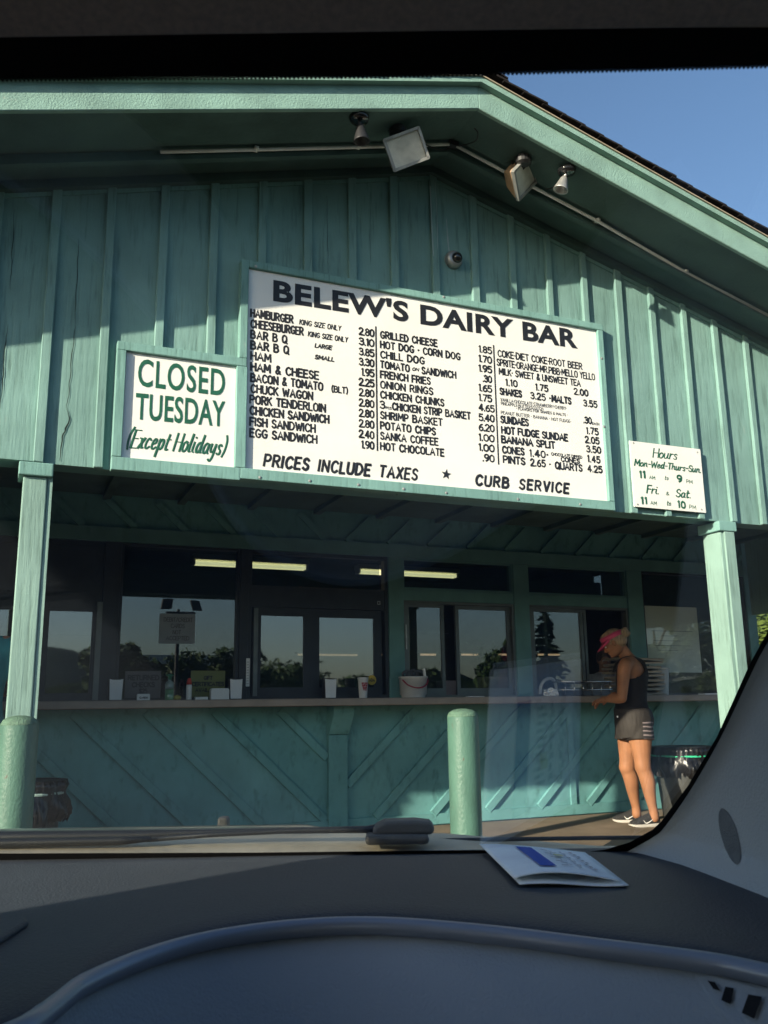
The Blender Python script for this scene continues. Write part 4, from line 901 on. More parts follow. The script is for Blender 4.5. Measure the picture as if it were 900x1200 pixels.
def hand(bm, wrist, d, palm_n, side, curl=.5, s=1.0):
    """palm with four unequal fingers and a thumb; d = pointing, palm_n = palm side, side = towards the thumb"""
    d = d.normalized(); palm_n = (palm_n-d*palm_n.dot(d)).normalized(); side = (side-d*side.dot(d)-palm_n*side.dot(palm_n)).normalized()
    limb(bm, [wrist-d*.02*s, wrist+d*.02*s, wrist+d*.045*s], [.024*s, .026*s, .026*s], 12)
    for k, (off, L) in enumerate(((.027, .068), (.009, .078), (-.009, .072), (-.026, .055))):
        b = wrist+d*.03*s+side*off*.8*s; kn = wrist+d*.088*s+side*off*s
        limb(bm, [b, kn], [.014*s, .0115*s], 10, 4)
        a = curl*(1+.12*k); p1 = kn+(d*math.cos(a*.6)+palm_n*math.sin(a*.6))*L*.45*s; p2 = p1+(d*math.cos(a*1.3)+palm_n*math.sin(a*1.3))*L*.32*s; p3 = p2+(d*math.cos(a*1.9)+palm_n*math.sin(a*1.9))*L*.23*s
        limb(bm, [kn, p1, p2, p3], [.0100*s, .0092*s, .0085*s, .0070*s], 10, 3)
    t0 = wrist+d*.02*s+side*.02*s; t1 = t0+(d*.6+side*.75+palm_n*.25).normalized()*.042*s; t2 = t1+(d*.85+side*.35+palm_n*.35).normalized()*.03*s; t3 = t2+(d*.95+palm_n*.3).normalized()*.022*s
    limb(bm, [t0, t1, t2, t3], [.014*s, .0125*s, .0105*s, .008*s], 10, 3)
def head(bm, c, up, fw, s=1.0):
    """skull, jaw, nose, lips, brow and ears about the head centre c"""
    up = up.normalized(); fw = (fw-up*fw.dot(up)).normalized(); lf = up.cross(fw); rot = Matrix((fw, lf, up)).transposed()
    P = lambda x, y, z: c+(fw*x+lf*y+up*z)*s
    q = lambda x, y, z: tuple(k*s for k in (x, y, z))
    ball(bm, P(-.012, 0, .03), q(.098, .076, .088), rot); ball(bm, P(.012, 0, -.02), q(.078, .066, .085), rot)
    ball(bm, P(.045, 0, -.075), q(.042, .045, .036), rot); ball(bm, P(.078, 0, -.092), q(.016, .022, .015), rot)
    ball(bm, P(.082, 0, .022), q(.012, .05, .012), rot)
    limb(bm, [P(.088, 0, .012), P(.104, 0, -.012), P(.108, 0, -.026)], [.009*s, .011*s, .013*s], 10, 3)
    for y in (-.011, .011): ball(bm, P(.098, y, -.030), q(.009, .008, .007), rot, 2)
    ball(bm, P(.089, 0, -.052), q(.010, .022, .006), rot, 2); ball(bm, P(.087, 0, -.063), q(.010, .019, .007), rot, 2)
    for y in (-1, 1):
        ball(bm, P(-.008, .076*y, -.004), q(.018, .009, .030), rot, 2); ball(bm, P(.055, .04*y, -.03), q(.026, .022, .022), rot, 2)
    return P, rot, fw, lf, up
def eyes(name, P, rot, s, parent):
    for y in (-1, 1):
        bm = nb(); ball(bm, P(.080, .031*y, .003), (.010*s, .013*s, .009*s), rot, 2); e = obj('eye', bm, M['eye_white'], parent, True)
        bm = nb(); ball(bm, P(.0885, .031*y, .002), (.003*s, .006*s, .006*s), rot, 2); obj('iris', bm, M['eye_dark'], e, True)
M['eye_white'] = mat('eye_white', (.6, .58, .55), .3); M['eye_dark'] = mat('eye_dark', (.05, .03, .02), .2)
def skinmat(name, col):
    m = mat(name, col, .62, var=.22, vscale=(9, 9, 9), bump=.08, bscale=(160, 160, 160), spec=.28); p = _pr(m)
    p.inputs["Subsurface Weight"].default_value = .12; p.inputs["Subsurface Radius"].default_value = (.012, .005, .003); return m
M['skin'] = skinmat('tanned_skin', (.30, .135, .065))
ZU = Vector((0, 0, 1))

from mathutils.bvhtree import BVHTree
def BVH_of(o): return BVHTree.FromPolygons([v.co.copy() for v in o.data.vertices], [tuple(p.vertices) for p in o.data.polygons])
def on_body(bv, px, py):
    d = ray(px, py).normalized(); h = bv.ray_cast(Vector((0, 0, CAMH))-OFF, d)
    return h[0] if h[0] is not None else wp(px, py)
# --- woman at the counter, in profile, head bent, forearms on the counter edge
YM = 6.56
wF = Vector((-.70, .714, 0)).normalized(); wL = ZU.cross(wF)
Wm = thing('person', 'woman in pink visor, black tank top and dark shorts leaning to the counter', 'person', (at(752, 965, 6.5).x, 6.5, 0))
OFF = Vector(Wm.location)
def wp(px, py, Y=YM): return at(px, py, Y)-OFF
tors = [((742, 864), .115, .15), ((743.5, 850), .145, .175), ((742, 838), .140, .165), ((739.5, 824), .118, .138), ((740, 808), .118, .142), ((740.5, 795), .120, .158), ((739.5, 784), .108, .172), ((737.5, 776), .080, .150), ((735, 770), .058, .075), ((731, 764), .052, .056), ((727, 758), .050, .052)]
tilt = lambda k: (wF*math.cos(.12)-ZU*math.sin(.12)) if k < 7 else (wF*math.cos(.45)-ZU*math.sin(.45))
rings = [(wp(*c), tilt(i)*fa, wL*la) for i, (c, fa, la) in enumerate(tors)]
bm = nb(); ring_loft(bm, rings, 28, 4)
hc = wp(719.5, 753.5); hup = (ZU*.86+wF*.50).normalized(); hfw = (wF*.84-ZU*.54)
P, hrot, hf, hl_, hu = head(bm, hc, hup, hfw, .98)
limb(bm, [wp(735, 772), wp(727, 760)], [.056, .050])
# arms (left one is nearest the lot)
sL = wp(733, 780, YM-.11)+wL*.02; eL = wp(728.5, 818, 6.40); wrL = wp(710.5, 819.5, 6.60)
limb(bm, [wp(739, 778, YM-.05), sL, sL.lerp(eL, .35)+wF*.004, sL.lerp(eL, .7), eL], [.060, .060, .054, .047, .043])
limb(bm, [eL, eL.lerp(wrL, .3), eL.lerp(wrL, .7), wrL], [.044, .045, .034, .027])
hd = (wp(699, 823.5, 6.70)-wrL); hand(bm, wrL, hd, Vector((0, .2, -1)), Vector((.2, 1, .2)), .55, .98)
sR = wp(741, 779, YM+.13); eR = wp(728, 814, 6.78); wrR = wp(712, 818.5, 6.86)
limb(bm, [wp(739, 778, YM+.05), sR, sR.lerp(eR, .5), eR], [.058, .055, .046, .042]); limb(bm, [eR, eR.lerp(wrR, .35), wrR], [.043, .042, .027])
hand(bm, wrR, wp(701, 820, 6.92)-wrR, Vector((0, .1, -1)), Vector((-.2, -1, .2)), .5, .98)
# legs
hN, kN, aN = wp(748.5, 852, 6.49), wp(753.5, 899, 6.45), wp(766, 951, 6.41)
hR_, kR, aR = wp(737.5, 852, 6.64), wp(735, 899, 6.66), wp(745.5, 947, 6.68)
for h, k, a in ((hN, kN, aN), (hR_, kR, aR)):
    limb(bm, [h, h.lerp(k, .35), h.lerp(k, .8), k, k.lerp(a, .12)], [.105, .098, .072, .069, .062])
    limb(bm, [k.lerp(a, .05), k.lerp(a, .30)-wF*.010, k.lerp(a, .55)-wF*.004, k.lerp(a, .85), a, a-ZU*.05], [.063, .064, .054, .040, .038, .04])
    ball(bm, k+wF*.03, (.042, .042, .05))
body = baked('body', bm, M['skin'], Wm, .0055, 5)
eyes('eye', P, hrot, .98, Wm)
# tank top with a racer back
ins = [(c, f*1.0, l*1.0) for c, f, l in rings]
wst = (wp(740, 830), wF*.128, wL*.148)
trg = [(c+ZU*0, f*(1+.014/f.length), l*(1+.014/l.length)) for c, f, l in [wst]+rings[3:9]]
def keep(u, a):
    q = math.sin(a); front = math.cos(a) > 0
    if u < .47: return True
    if u > .93: return False
    t = (u-.47)/.46
    if front: return abs(q) < .92-.45*t and not (t > .5 and abs(q) < .36)
    return abs(q) < max(.16, .95-2.4*t) and u < .80
bm = nb(); ring_loft(bm, trg, 56, 10, keep, False)
M['tank'] = mat('black_jersey', (.013, .012, .012), .8, var=.3, vscale=(6, 6, 6), bump=.9, bscale=(16, 16, 12), spec=.25)
tk = obj('tank_top', bm, M['tank'], Wm, True); sd = tk.modifiers.new('s', 'SOLIDIFY'); sd.thickness = .006; sd.offset = 1
bm = nb()    # straps over both shoulders down to the racer back
for sg in (-1, 1):
    pts = [wp(733.5, 788, YM)+wF*.095+wL*sg*.080, wp(733, 777, YM)+wF*.06+wL*sg*.092, wp(737.5, 770.5, YM)+wL*sg*.090, wp(742, 774, YM)-wF*.065+wL*sg*.070, wp(742, 784, YM)-wF*.106+wL*sg*.03, wp(741, 793, YM)-wF*.128+wL*sg*.02]
    tube(bm, catmull(pts, 6), .0115, 8)
obj('strap', bm, M['tank'], tk, True)
# running shorts
bm = nb(); srg = [(c, f*(1+.024/f.length), l*(1+.022/l.length)) for c, f, l in rings[0:3]+[wst]]
ring_loft(bm, srg, 32, 5)
for h, k in ((hN, kN), (hR_, kR)):
    tube(bm, [h+ZU*.04, h.lerp(k, .12), h.lerp(k, .34)], [.116, .122, .122], 24)
M['shorts'] = mat('brown_black_shorts', (.028, .024, .021), .75, var=.25, vscale=(7, 7, 7), bump=1.0, bscale=(22, 22, 5), spec=.3)
M['stripes'] = mat('striped_jersey', (.03, .026, .026), .7); n_ = M['stripes'].node_tree; wv = n_.nodes.new("ShaderNodeTexWave"); wv.bands_direction = 'Z'; wv.inputs["Scale"].default_value = 9; wv.inputs["Distortion"].default_value = 2.5
rp = n_.nodes.new("ShaderNodeValToRGB"); rp.color_ramp.elements[0].position = .70; rp.color_ramp.elements[1].position = .86; rp.color_ramp.elements[0].color = (.02, .018, .018, 1); rp.color_ramp.elements[1].color = (.20, .16, .16, 1)
tc = n_.nodes.new("ShaderNodeTexCoord"); n_.links.new(tc.outputs["Object"], wv.inputs[0]); n_.links.new(wv.outputs["Fac"], rp.inputs[0]); n_.links.new(rp.outputs[0], _pr(M['stripes']).inputs["Base Color"])
sh = baked('shorts', bm, [M['shorts'], M['stripes']], Wm, .007, 5)
cN = wp(748, 850, 6.45)
for p_ in sh.data.polygons:
    v = p_.center-cN
    if v.dot(wF) < -.045 and v.z < .035 and v.dot(wL) > -.08: p_.material_index = 1
bsh = BVH_of(sh)
bm = nb(); brush(bm, "rudy", 0, .060, 0, .004, .020, .0020, 0)
rdir = (at(731, 866, 6.4)-Vector((0, 0, CAMH))).normalized(); pr1 = on_body(bsh, 731, 866.5)
ex = CR.copy(); ez = CU.copy()
for v in bm.verts: v.co = pr1 + ex*(v.co.x-.02) + ez*v.co.z + rdir*(v.co.y-.006)
obj('hem_print', bm, mat('hem_gold', (.42, .33, .22), .5), sh)
bm = nb(); lathe(bm, on_body(bsh, 724, 840)-rdir*.001, [(.009, 0), (.009, .003), (.002, .004)], 10, -rdir); obj('badge', bm, M['white_plastic'], sh)
# shoes
M['shoe'] = mat('grey_mesh_shoe', (.022, .021, .02), .8, var=.5, vscale=(90, 90, 90), bump=.8, bscale=(160, 160, 160)); M['sole'] = mat('shoe_sole', (.42, .39, .34), .6, var=.1)
def shoe(toe, heel, ank, label):
    toe = Vector((toe.x, toe.y, 0)); heel = Vector((heel.x, heel.y, 0)); d = (toe-heel); L = d.length; d.normalize(); s = ZU.cross(d)
    bm = nb(); rg = []
    prof = [(.0, .022, .060, .030), (.05, .034, .095, .034), (.16, .039, .112, .036), (.32, .041, .108, .036), (.50, .045, .088, .034), (.68, .049, .070, .031), (.84, .046, .056, .027), (.95, .034, .044, .024), (1.0, .016, .034, .022)]
    for u, wd, top, bot in prof:
        c = heel+d*(u*L)
        rg.append((c+ZU*((top-.004)/2+.008), ZU*(top*.5), s*wd))
    ring_loft(bm, rg, 20, 4); limb(bm, [heel+d*L*.19+ZU*.06, heel+d*L*.17+ZU*.105], [.044, .043])
    u = baked('shoe', bm, M['shoe'], Wm, .005, 3)
    bm = nb(); rows = []
    for q, (u_, wd, *_r) in enumerate(prof):
        c = heel+d*(u_*L*1.03-L*.012); z0 = .014*(max(0, u_-.7)/.3)**2
        zt = .030-.008*u_
        rows.append([bm.verts.new(c+s*wd*1.12+ZU*z0), bm.verts.new(c-s*wd*1.12+ZU*z0), bm.verts.new(c-s*wd*1.05+ZU*(zt+z0*.5)), bm.verts.new(c+s*wd*1.05+ZU*(zt+z0*.5))])
    skin(bm, rows); so = obj('sole', bm, M['sole'], u, True); bevel(so, .006, 2)
    # curved tick on the outer side
    bm = nb(); sd_ = s if s.dot(-CF) > 0 else -s
    tick = catmull([Vector((x, 0, z)) for x, z in ((.60, .058), (.53, .040), (.44, .044), (.30, .062), (.17, .080))], 5); n = len(tick); rows = []
    for q, p_ in enumerate(tick):
        wdt = np.interp(p_.x, [.0, .05, .16, .32, .5, .68, .84], [.022, .034, .039, .041, .045, .049, .046]); hgt = .012*math.sin(math.pi*min(1, (n-q)/n*1.0))**.7*(1-q/n)+.0018
        base = heel+d*(p_.x*L)+sd_*(float(wdt)*.99+.004-.10*max(0, p_.z-.045))
        rows.append((bm.verts.new(base+ZU*p_.z), bm.verts.new(base+ZU*(p_.z-hgt)-sd_*-.0016)))
    for a, b in zip(rows, rows[1:]): bm.faces.new((a[0], b[0], b[1], a[1]))
    o = obj('tick_mark', bm, mat('tick_white', (.6, .58, .54), .6), u); sl = o.modifiers.new('s', 'SOLIDIFY'); sl.thickness = .004; sl.offset = 0
tN, eN_ = atZ(738, 968, .01)-OFF, atZ(772, 965, .01)-OFF; tF, eF = atZ(718.5, 962, .01)-OFF, atZ(752.5, 959, .01)-OFF
shoe(tN, aN-Vector((0, 0, aN.z))-(tN-eN_).normalized()*.055, aN, ''); shoe(tF, aR-Vector((0, 0, aR.z))-(tF-eF).normalized()*.055, aR, '')
# hair in a bun, visor, ear stud
M['hair'] = mat('ash_blond_hair', (.27, .185, .10), .5, var=.5, vscale=(60, 60, 14), bump=.8, bscale=(120, 120, 24))
bm = nb(); ball(bm, P(-.020, 0, .036), (.101*.98, .082, .090), hrot); ball(bm, P(-.055, 0, -.01), (.066, .070, .062), hrot); ball(bm, P(.03, 0, .085), (.055, .06, .034), hrot)
ball(bm, P(-.132, 0, .022), (.036, .042, .040), hrot); ball(bm, P(-.150, .012, .045), (.022, .026, .022), hrot); ball(bm, P(-.150, -.016, .010), (.024, .022, .026), hrot); ball(bm, P(-.118, -.012, .055), (.022, .024, .02), hrot)
hr_ = baked('hair', bm, M['hair'], Wm, .005, 2)
for v in list(hr_.data.vertices):
    q = v.co-hc; f, u = q.dot(hf), q.dot(hu)
    if f > .055 and u < .055: v.co = v.co-hf*(f-.05)
bm = nb(); n = 40; r0 = []
for k in range(n):
    a = 2*math.pi*k/n; ca, sa = math.cos(a), math.sin(a); hgt = .021+.010*max(0, ca)
    c = P(-.012+.106*ca, .090*sa, .052+.006*ca); r0.append([bm.verts.new(c-hu*hgt), bm.verts.new(c+hu*hgt), bm.verts.new(c+hu*hgt-hf*.006*ca-hl_*.006*sa), bm.verts.new(c-hu*hgt-hf*.006*ca-hl_*.006*sa)])
for k in range(n):
    a, b = r0[k], r0[(k+1) % n]
    for q in range(4): bm.faces.new((a[q], b[q], b[(q+1) % 4], a[(q+1) % 4]))
M['visor'] = mat('pink_visor', (.48, .04, .11), .6, var=.1)
vz = obj('visor', bm, M['visor'], Wm, True)
bm = nb(); n = 18; lo, hi = [], []
for k in range(n+1):
    a = R(-78)+R(156)*k/n; ca, sa = math.cos(a), math.sin(a); ext = .078*max(0, math.cos(a*1.13))**.7
    a0 = P(-.012+.106*ca, .090*sa, .036+.006*ca); a1 = a0+hf*ext*.95-hu*(ext*.42+.018*abs(sa)**2)
    lo.append(a0); hi.append(a1)
for k in range(n): 
    v = [bm.verts.new(x) for x in (lo[k], lo[k+1], hi[k+1], hi[k])]; bm.faces.new(v)
bmesh.ops.remove_doubles(bm, verts=bm.verts, dist=1e-5); o = obj('brim', bm, M['visor'], vz, True); sl = o.modifiers.new('s', 'SOLIDIFY'); sl.thickness = .004
bm = nb(); ball(bm, P(-.004, -.088 if (hl_.dot(CF) > 0) else .088, -.034), (.006, .006, .006)); obj('earring', bm, mat('gold', (.7, .5, .2), .25, 1), Wm, True)

def simple_person(label, c, rz, shirt, skincol, haircol, trousers, reach=None, hgt=1.72, hidden=False):
    """standing figure in a T-shirt, looking at +y before the turn"""
    s = hgt/1.72; t = thing('person', label, 'person', c, rz); V = lambda x, y, z: Vector((x, y, z))*s
    sk = skinmat('skin_tone', skincol); bm = nb(); f, l = Vector((0, 1, 0)), Vector((1, 0, 0))
    rg = [(V(0, 0, .82), f*.10*s, l*.15*s), (V(0, 0, .95), f*.115*s, l*.165*s), (V(0, .0, 1.08), f*.105*s, l*.15*s), (V(0, .0, 1.25), f*.118*s, l*.17*s), (V(0, 0, 1.37), f*.10*s, l*.185*s), (V(0, -.01, 1.44), f*.07*s, l*.14*s), (V(0, -.005, 1.49), f*.054*s, l*.06*s), (V(0, .01, 1.56), f*.052*s, l*.054*s)]
    ring_loft(bm, rg, 24, 4); P, rot, hf, hl, hu = head(bm, V(0, .03, 1.62), ZU+Vector((0, .12, 0)), Vector((0, 1, -.12)), s*.97)
    arms = []
    for sg in (-1, 1):
        sh = V(.185*sg, -.01, 1.40); el = V(.245*sg, .02, 1.11) if not reach else V(.25*sg, .10, 1.13); wr = V(.25*sg, .13, .87) if not reach else V(.17*sg, .33, 1.14)
        limb(bm, [V(.1*sg, 0, 1.40), sh, sh.lerp(el, .5), el], [.062*s, .060*s, .048*s, .042*s]); limb(bm, [el, el.lerp(wr, .3), wr], [.043*s, .043*s, .028*s]); hand(bm, wr, wr-el, Vector((-sg, .3, -.2)), Vector((0, 1, .3)), .6, s); arms.append((sh, el))
        limb(bm, [V(.09*sg, 0, .88), V(.10*sg, .01, .48), V(.10*sg, -.015, .30), V(.10*sg, -.02, .08)], [.085*s, .06*s, .056*s, .04*s]); limb(bm, [V(.10*sg, -.03, .05), V(.105*sg, .13, .035)], [.04*s, .03*s])
    baked('body', bm, sk, t, .008, 5); eyes('eye', P, rot, s*.97, t)
    bm = nb(); ring_loft(bm, [(c_, f_*(1+.018/f_.length), l_*(1+.018/l_.length)) for c_, f_, l_ in rg[0:7]], 28, 4)
    for sh, el in arms: tube(bm, [sh.lerp(Vector((0, 0, sh.z)), .5), sh, sh.lerp(el, .3), sh.lerp(el, .62)], [.075*s, .078*s, .073*s, .075*s], 20)
    baked('shirt', bm, shirt, t, .009, 5)
    bm = nb(); ring_loft(bm, [(c_, f_*1.12, l_*1.10) for c_, f_, l_ in rg[0:2]]+[(V(0, 0, 1.0), f*.12*s, l*.16*s)], 28, 4)
    for sg in (-1, 1): tube(bm, [V(.085*sg, 0, .90), V(.10*sg, .01, .48), V(.10*sg, -.015, .06)], [.105*s, .085*s, .075*s], 18)
    baked('trousers', bm, trousers, t, .009, 4)
    bm = nb(); ball(bm, P(-.022, 0, .04), (.102*s, .084*s, .092*s), rot); ball(bm, P(-.05, 0, -.01), (.07*s, .076*s, .07*s), rot); baked('hair', bm, haircol, t, .008, 2)
    return t
M['tee_teal'] = mat('teal_tee', (.018, .20, .23), .85, var=.2, bump=.3, bscale=(14, 14, 8)); M['tee_white'] = mat('patterned_tee', (.42, .44, .50), .85, var=.35, vscale=(14, 14, 14)); M['denim'] = mat('dark_denim', (.03, .035, .05), .85, var=.2); M['hair_brown'] = mat('brown_hair', (.05, .025, .015), .5, bump=.6, bscale=(90, 90, 20))
simple_person('man in a teal shirt at the left edge, mostly hidden behind the left post', (at(-30, 800, 6.15).x, 6.15, 0), R(-8), M['tee_teal'], (.36, .17, .10), M['hair_brown'], M['denim'], True, 1.74)
simple_person('worker in a pale patterned shirt standing inside the open serving window', (at(708, 790, 7.86).x, 7.86, -.002), R(160), M['tee_white'], (.36, .2, .13), M['hair_brown'], M['denim'], True, 1.55)

# ------------------------------------------------------------------ our car (the photograph is taken through its windshield)
EYE = CAMH-GZ
car = thing('parked_car', 'parked car whose dashboard, windshield and right pillar surround the view', 'car', (0, 0, GZ), -YAW)
def lray(px, py):
    v = ray(px, py); return Vector((v.dot(RGT), v.dot(FWD), v.z))
E0 = Vector((0, 0, EYE)); DZ, WB, WA = -.155, 1.035, R(34)
TA = math.tan(WA); WN = Vector((0, math.sin(WA), math.cos(WA)))      # outward normal of the windshield
def onw(px, py, out=0.0):
    v = lray(px, py); s = (DZ+TA*WB)/(v.z+TA*v.y); return E0+v*s+WN*out
def ond(px, py, up=0.0):
    v = lray(px, py); s = DZ/v.z; return E0+v*s+ZU*up
def onf(px, py, wd):
    v = lray(px, py); return E0+v*(wd/v.y)
M['dash'] = mat('dash_vinyl', (.038, .047, .062), .55, var=.12, vscale=(5, 5, 5), bump=.22, bscale=(420, 420, 420), spec=.35)
M['dash_pad'] = mat('dash_pad', (.33, .375, .43), .55, bump=.22, bscale=(420, 420, 420), spec=.35)
M['dash_front'] = mat('defroster_panel', (.075, .070, .056), .6, var=.25, vscale=(3, 22, 3), bump=.15, bscale=(300, 300, 300), spec=.35)
M['trim_silver'] = mat('trim_piping', (.22, .25, .31), .36, .2)
M['pillar'] = mat('pillar_trim', (.36, .40, .425), .65, bump=.2, bscale=(350, 350, 350), spec=.35)
M['headliner'] = mat('headliner_cloth', (.82, .64, .52), .95, var=.15, vscale=(300, 300, 300), bump=.3, bscale=(500, 500, 500), spec=.1)
M['frit'] = mat('frit_black', (.004, .004, .005), .55, spec=.2)
M['paint'] = mat('champagne_paint', (.20, .21, .17), .3, .5, coat=.6)
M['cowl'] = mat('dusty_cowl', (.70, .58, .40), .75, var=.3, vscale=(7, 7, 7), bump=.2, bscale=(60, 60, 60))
M['rubber'] = mat('wiper_black', (.022, .022, .022), .5); M['tyre'] = mat('tyre', (.02, .02, .02), .85, bump=.3); M['carglass'] = glass('side_glass', 1.4, (.96, .97, .96)); M['sun_block'] = glass('sun_block_glass', 1.5, (.06, .065, .07))  # the near-opaque rear tint is there to stop sun
# windshield
RL, RR = -.93, .30  # left side drawn in so sunlight reaches the far dash
top_w = onw(450, 46).y; tz = onw(450, 46).z
def wpt(r, wd): return Vector((r, wd, EYE+DZ+TA*(WB-wd)))
def wquad(a, b, th=.0045, out=0):
    pass
bm = nb(); q = [wpt(RL, WB+.02), wpt(RR+.02, WB+.02), wpt(RR+.08, top_w-.02), wpt(RL+.04, top_w-.02)]
prism(bm, [p+WN*.000 for p in q], WN*.0045); ws = obj('windshield', bm, M['shield'], car)
n_ = M['shield'].node_tree; out_ = [q for q in n_.nodes if q.type == 'OUTPUT_MATERIAL'][0]; sh_ = out_.inputs[0].links[0].from_socket
df = n_.nodes.new('ShaderNodeBsdfDiffuse'); df.inputs[0].default_value = (.50, .48, .42, 1); m2 = n_.nodes.new('ShaderNodeMixShader'); tc = n_.nodes.new('ShaderNodeTexCoord'); no = n_.nodes.new('ShaderNodeTexNoise'); no.inputs['Scale'].default_value = 7; no.inputs['Detail'].default_value = 8; mr = n_.nodes.new('ShaderNodeMapRange'); mr.inputs[1].default_value = .35; mr.inputs[2].default_value = .75; mr.inputs[3].default_value = .0005; mr.inputs[4].default_value = .010
for a_, b_ in ((tc.outputs['Object'], no.inputs['Vector']), (no.outputs['Fac'], mr.inputs[0]), (mr.outputs[0], m2.inputs[0]), (sh_, m2.inputs[1]), (df.outputs[0], m2.inputs[2]), (m2.outputs[0], out_.inputs[0])): n_.links.new(a_, b_)
bm = nb()
def fband(pts, out=-.0025):
    a = [onw(x, y, out) for x, y in pts]; bm.faces.new([bm.verts.new(p) for p in a])
fband([(-900, 30), (2000, 30), (2000, 78), (900, 68), (450, 80), (0, 84), (-900, 86)])
fband([(-900, 996), (0, 997.5), (300, 996.5), (560, 993.5), (690, 996), (705, 1040), (-900, 1040)])
fr_o = [(680, 996.5), (708, 993), (737, 984.5), (764, 969.5), (774, 960), (805, 918.5), (839, 861), (878, 774), (900, 735), (1010, 535), (1240, 80)]
fr_i = [(706, 1012), (722, 1008), (752, 998), (778, 981), (795, 964), (824, 924), (858, 862), (897, 775), (930, 715), (1045, 535), (1290, 80)]
vo = [bm.verts.new(onw(x, y, -.0026)) for x, y in fr_o]; vi = [bm.verts.new(onw(x, y, -.0026)) for x, y in fr_i]
for k in range(len(vo)-1): bm.faces.new((vo[k], vi[k], vi[k+1], vo[k+1]))
ya = lambda x: np.interp(x, [-300, 0, 450, 900, 1200], [85, 84, 80, 68, 60])
for rw, (dy, rad) in enumerate(((2.0, .0014), (5.2, .00115), (8.2, .0008))):
    for k in range(230):
        px = -120+k*5+(rw % 2)*2.5; c = onw(px, ya(px)+dy, -.0025); n = 6
        e1 = Vector((1, 0, 0)); e2 = Vector((0, -math.cos(WA), math.sin(WA)))
        bm.faces.new([bm.verts.new(c+(e1*math.cos(a)+e2*math.sin(a))*rad) for a in (2*math.pi*j/n for j in range(n))])
obj('frit_band', bm, M['frit'], ws)
# dashboard
arc_px = [(10, 1195), (75, 1150), (165, 1110), (250, 1087), (350, 1074), (450, 1071.5), (575, 1081), (700, 1096), (825, 1111.5), (900, 1126)]
arc = [ond(*p) for p in arc_px]
arc = [Vector((RL, .24, EYE+DZ)), Vector((-.60, .25, EYE+DZ)), Vector((-.40, .31, EYE+DZ)), Vector((-.28, .40, EYE+DZ))]+arc+[Vector((.30, arc[-1].y-.09, EYE+DZ)), Vector((.36, arc[-1].y-.16, EYE+DZ))]
arc = catmull(arc, 6); arc = [p for k, p in enumerate(arc) if k == 0 or p.x > max(q.x for q in arc[:k])+1e-4]
bm = nb(); rows = []
for p in arc:
    rows.append([bm.verts.new(Vector((p.x, p.y+(WB+.03-p.y)*u, EYE+DZ+h))) for u, h in ((1, -.004), (.75, 0), (.4, .0), (.12, 0), (.035, -.0012), (0, -.006))]+[bm.verts.new(Vector((p.x, p.y, EYE+DZ-.03)))])
for a, b in zip(rows, rows[1:]):
    for k in range(len(a)-1): bm.faces.new((a[k], a[k+1], b[k+1], b[k]))
dash = obj('dashboard', bm, M['dash'], car, True)
bm = nb(); rows = []
for p in arc:
    rows.append([bm.verts.new(Vector((p.x*(1+.0*k), p.y-d_, EYE+DZ-z_))) for k, (d_, z_) in enumerate(((-.004, .010), (.006, .016), (.02, .030), (.05, .066), (.10, .13), (.16, .22), (.17, .34)))])
for a, b in zip(rows, rows[1:]):
    for k in range(len(a)-1): bm.faces.new((a[k], a[k+1], b[k+1], b[k]))
pad = obj('dash_pad', bm, M['dash_pad'], dash, True)
bm = nb(); tube(bm, [p+Vector((0, -.004, -.0075)) for p in arc], .0068, 12); obj('trim_strip', bm, M['trim_silver'], dash, True)
bm = nb(); prism(bm, [ond(x, y, -.001) for x, y in ((33, 1086), (28, 1079), (0, 1077), (-220, 1076), (-260, 1130), (-120, 1142), (0, 1108))], (0, 0, .0055)); bevel(obj('speaker_cover', bm, M['dash'], dash), .0025)
from mathutils.bvhtree import BVHTree
def bvh_of(o):
    return BVHTree.FromPolygons([v.co.copy() for v in o.data.vertices], [tuple(p.vertices) for p in o.data.polygons])
bp_ = bvh_of(pad)
def hit(bv, px, py, back=.0):
    d = lray(px, py).normalized(); h = bv.ray_cast(E0, d)
    return (h[0]-d*back) if h[0] is not None else E0+d*.6
bm = nb(); prism(bm, [hit(bp_, x, y, .001) for x, y in ((812, 1142), (834, 1141), (905, 1158), (905, 1240), (872, 1226), (836, 1180))], lray(860, 1170).normalized()*.012)
vent = bevel(obj('air_vent', bm, M['dash_pad'], dash), .002)
bm = nb()
for a in ([(829, 1149), (838, 1151), (844, 1161), (836, 1159)], [(850, 1156), (860, 1158), (856, 1177), (845, 1172)], [(877, 1165), (893, 1168), (884, 1194), (869, 1187)]):
    bm.faces.new([bm.verts.new(hit(bp_, x, y, .0035)) for x, y in a])
obj('vent_slot', bm, M['frit'], vent)
# right windshield pillar with its trim and tweeter cover
F_px = [(703, 1004), (715, 1000), (739, 989), (765, 974), (777, 963), (806, 921.5), (842, 858.5), (880, 778), (902, 737), (1022, 532), (1270, 80)]
bm = nb(); rows = []
Fp = [onw(*p, -.006) for p in F_px]; Fp = [Fp[0]+Vector((0, .03, -.05))]+Fp
Fp = catmull(Fp, 4)
for p in Fp:
    up = max(0, (p.z-EYE-DZ)); 
    rows.append([bm.verts.new(p+Vector((dr, -dw, 0))) for dr, dw in ((0, 0), (.0035, .002), (.009, .009), (.0125, .022), (.018, .06), (.03, .14), (.042, .24), (.052, .38), (.056, .60))])
for a, b in zip(rows, rows[1:]):
    for k in range(len(a)-1): bm.faces.new((a[k], b[k], b[k+1], a[k+1]))
pil = obj('pillar_trim', bm, M['pillar'], car, True)
bv = bvh_of(pil)
ov = [(855+11.5*math.cos(a)*1.0+ -14*math.sin(a)*0.55, 979-35*math.sin(a)*.98 + 2*math.cos(a)) for a in (2*math.pi*k/28 for k in range(28))]
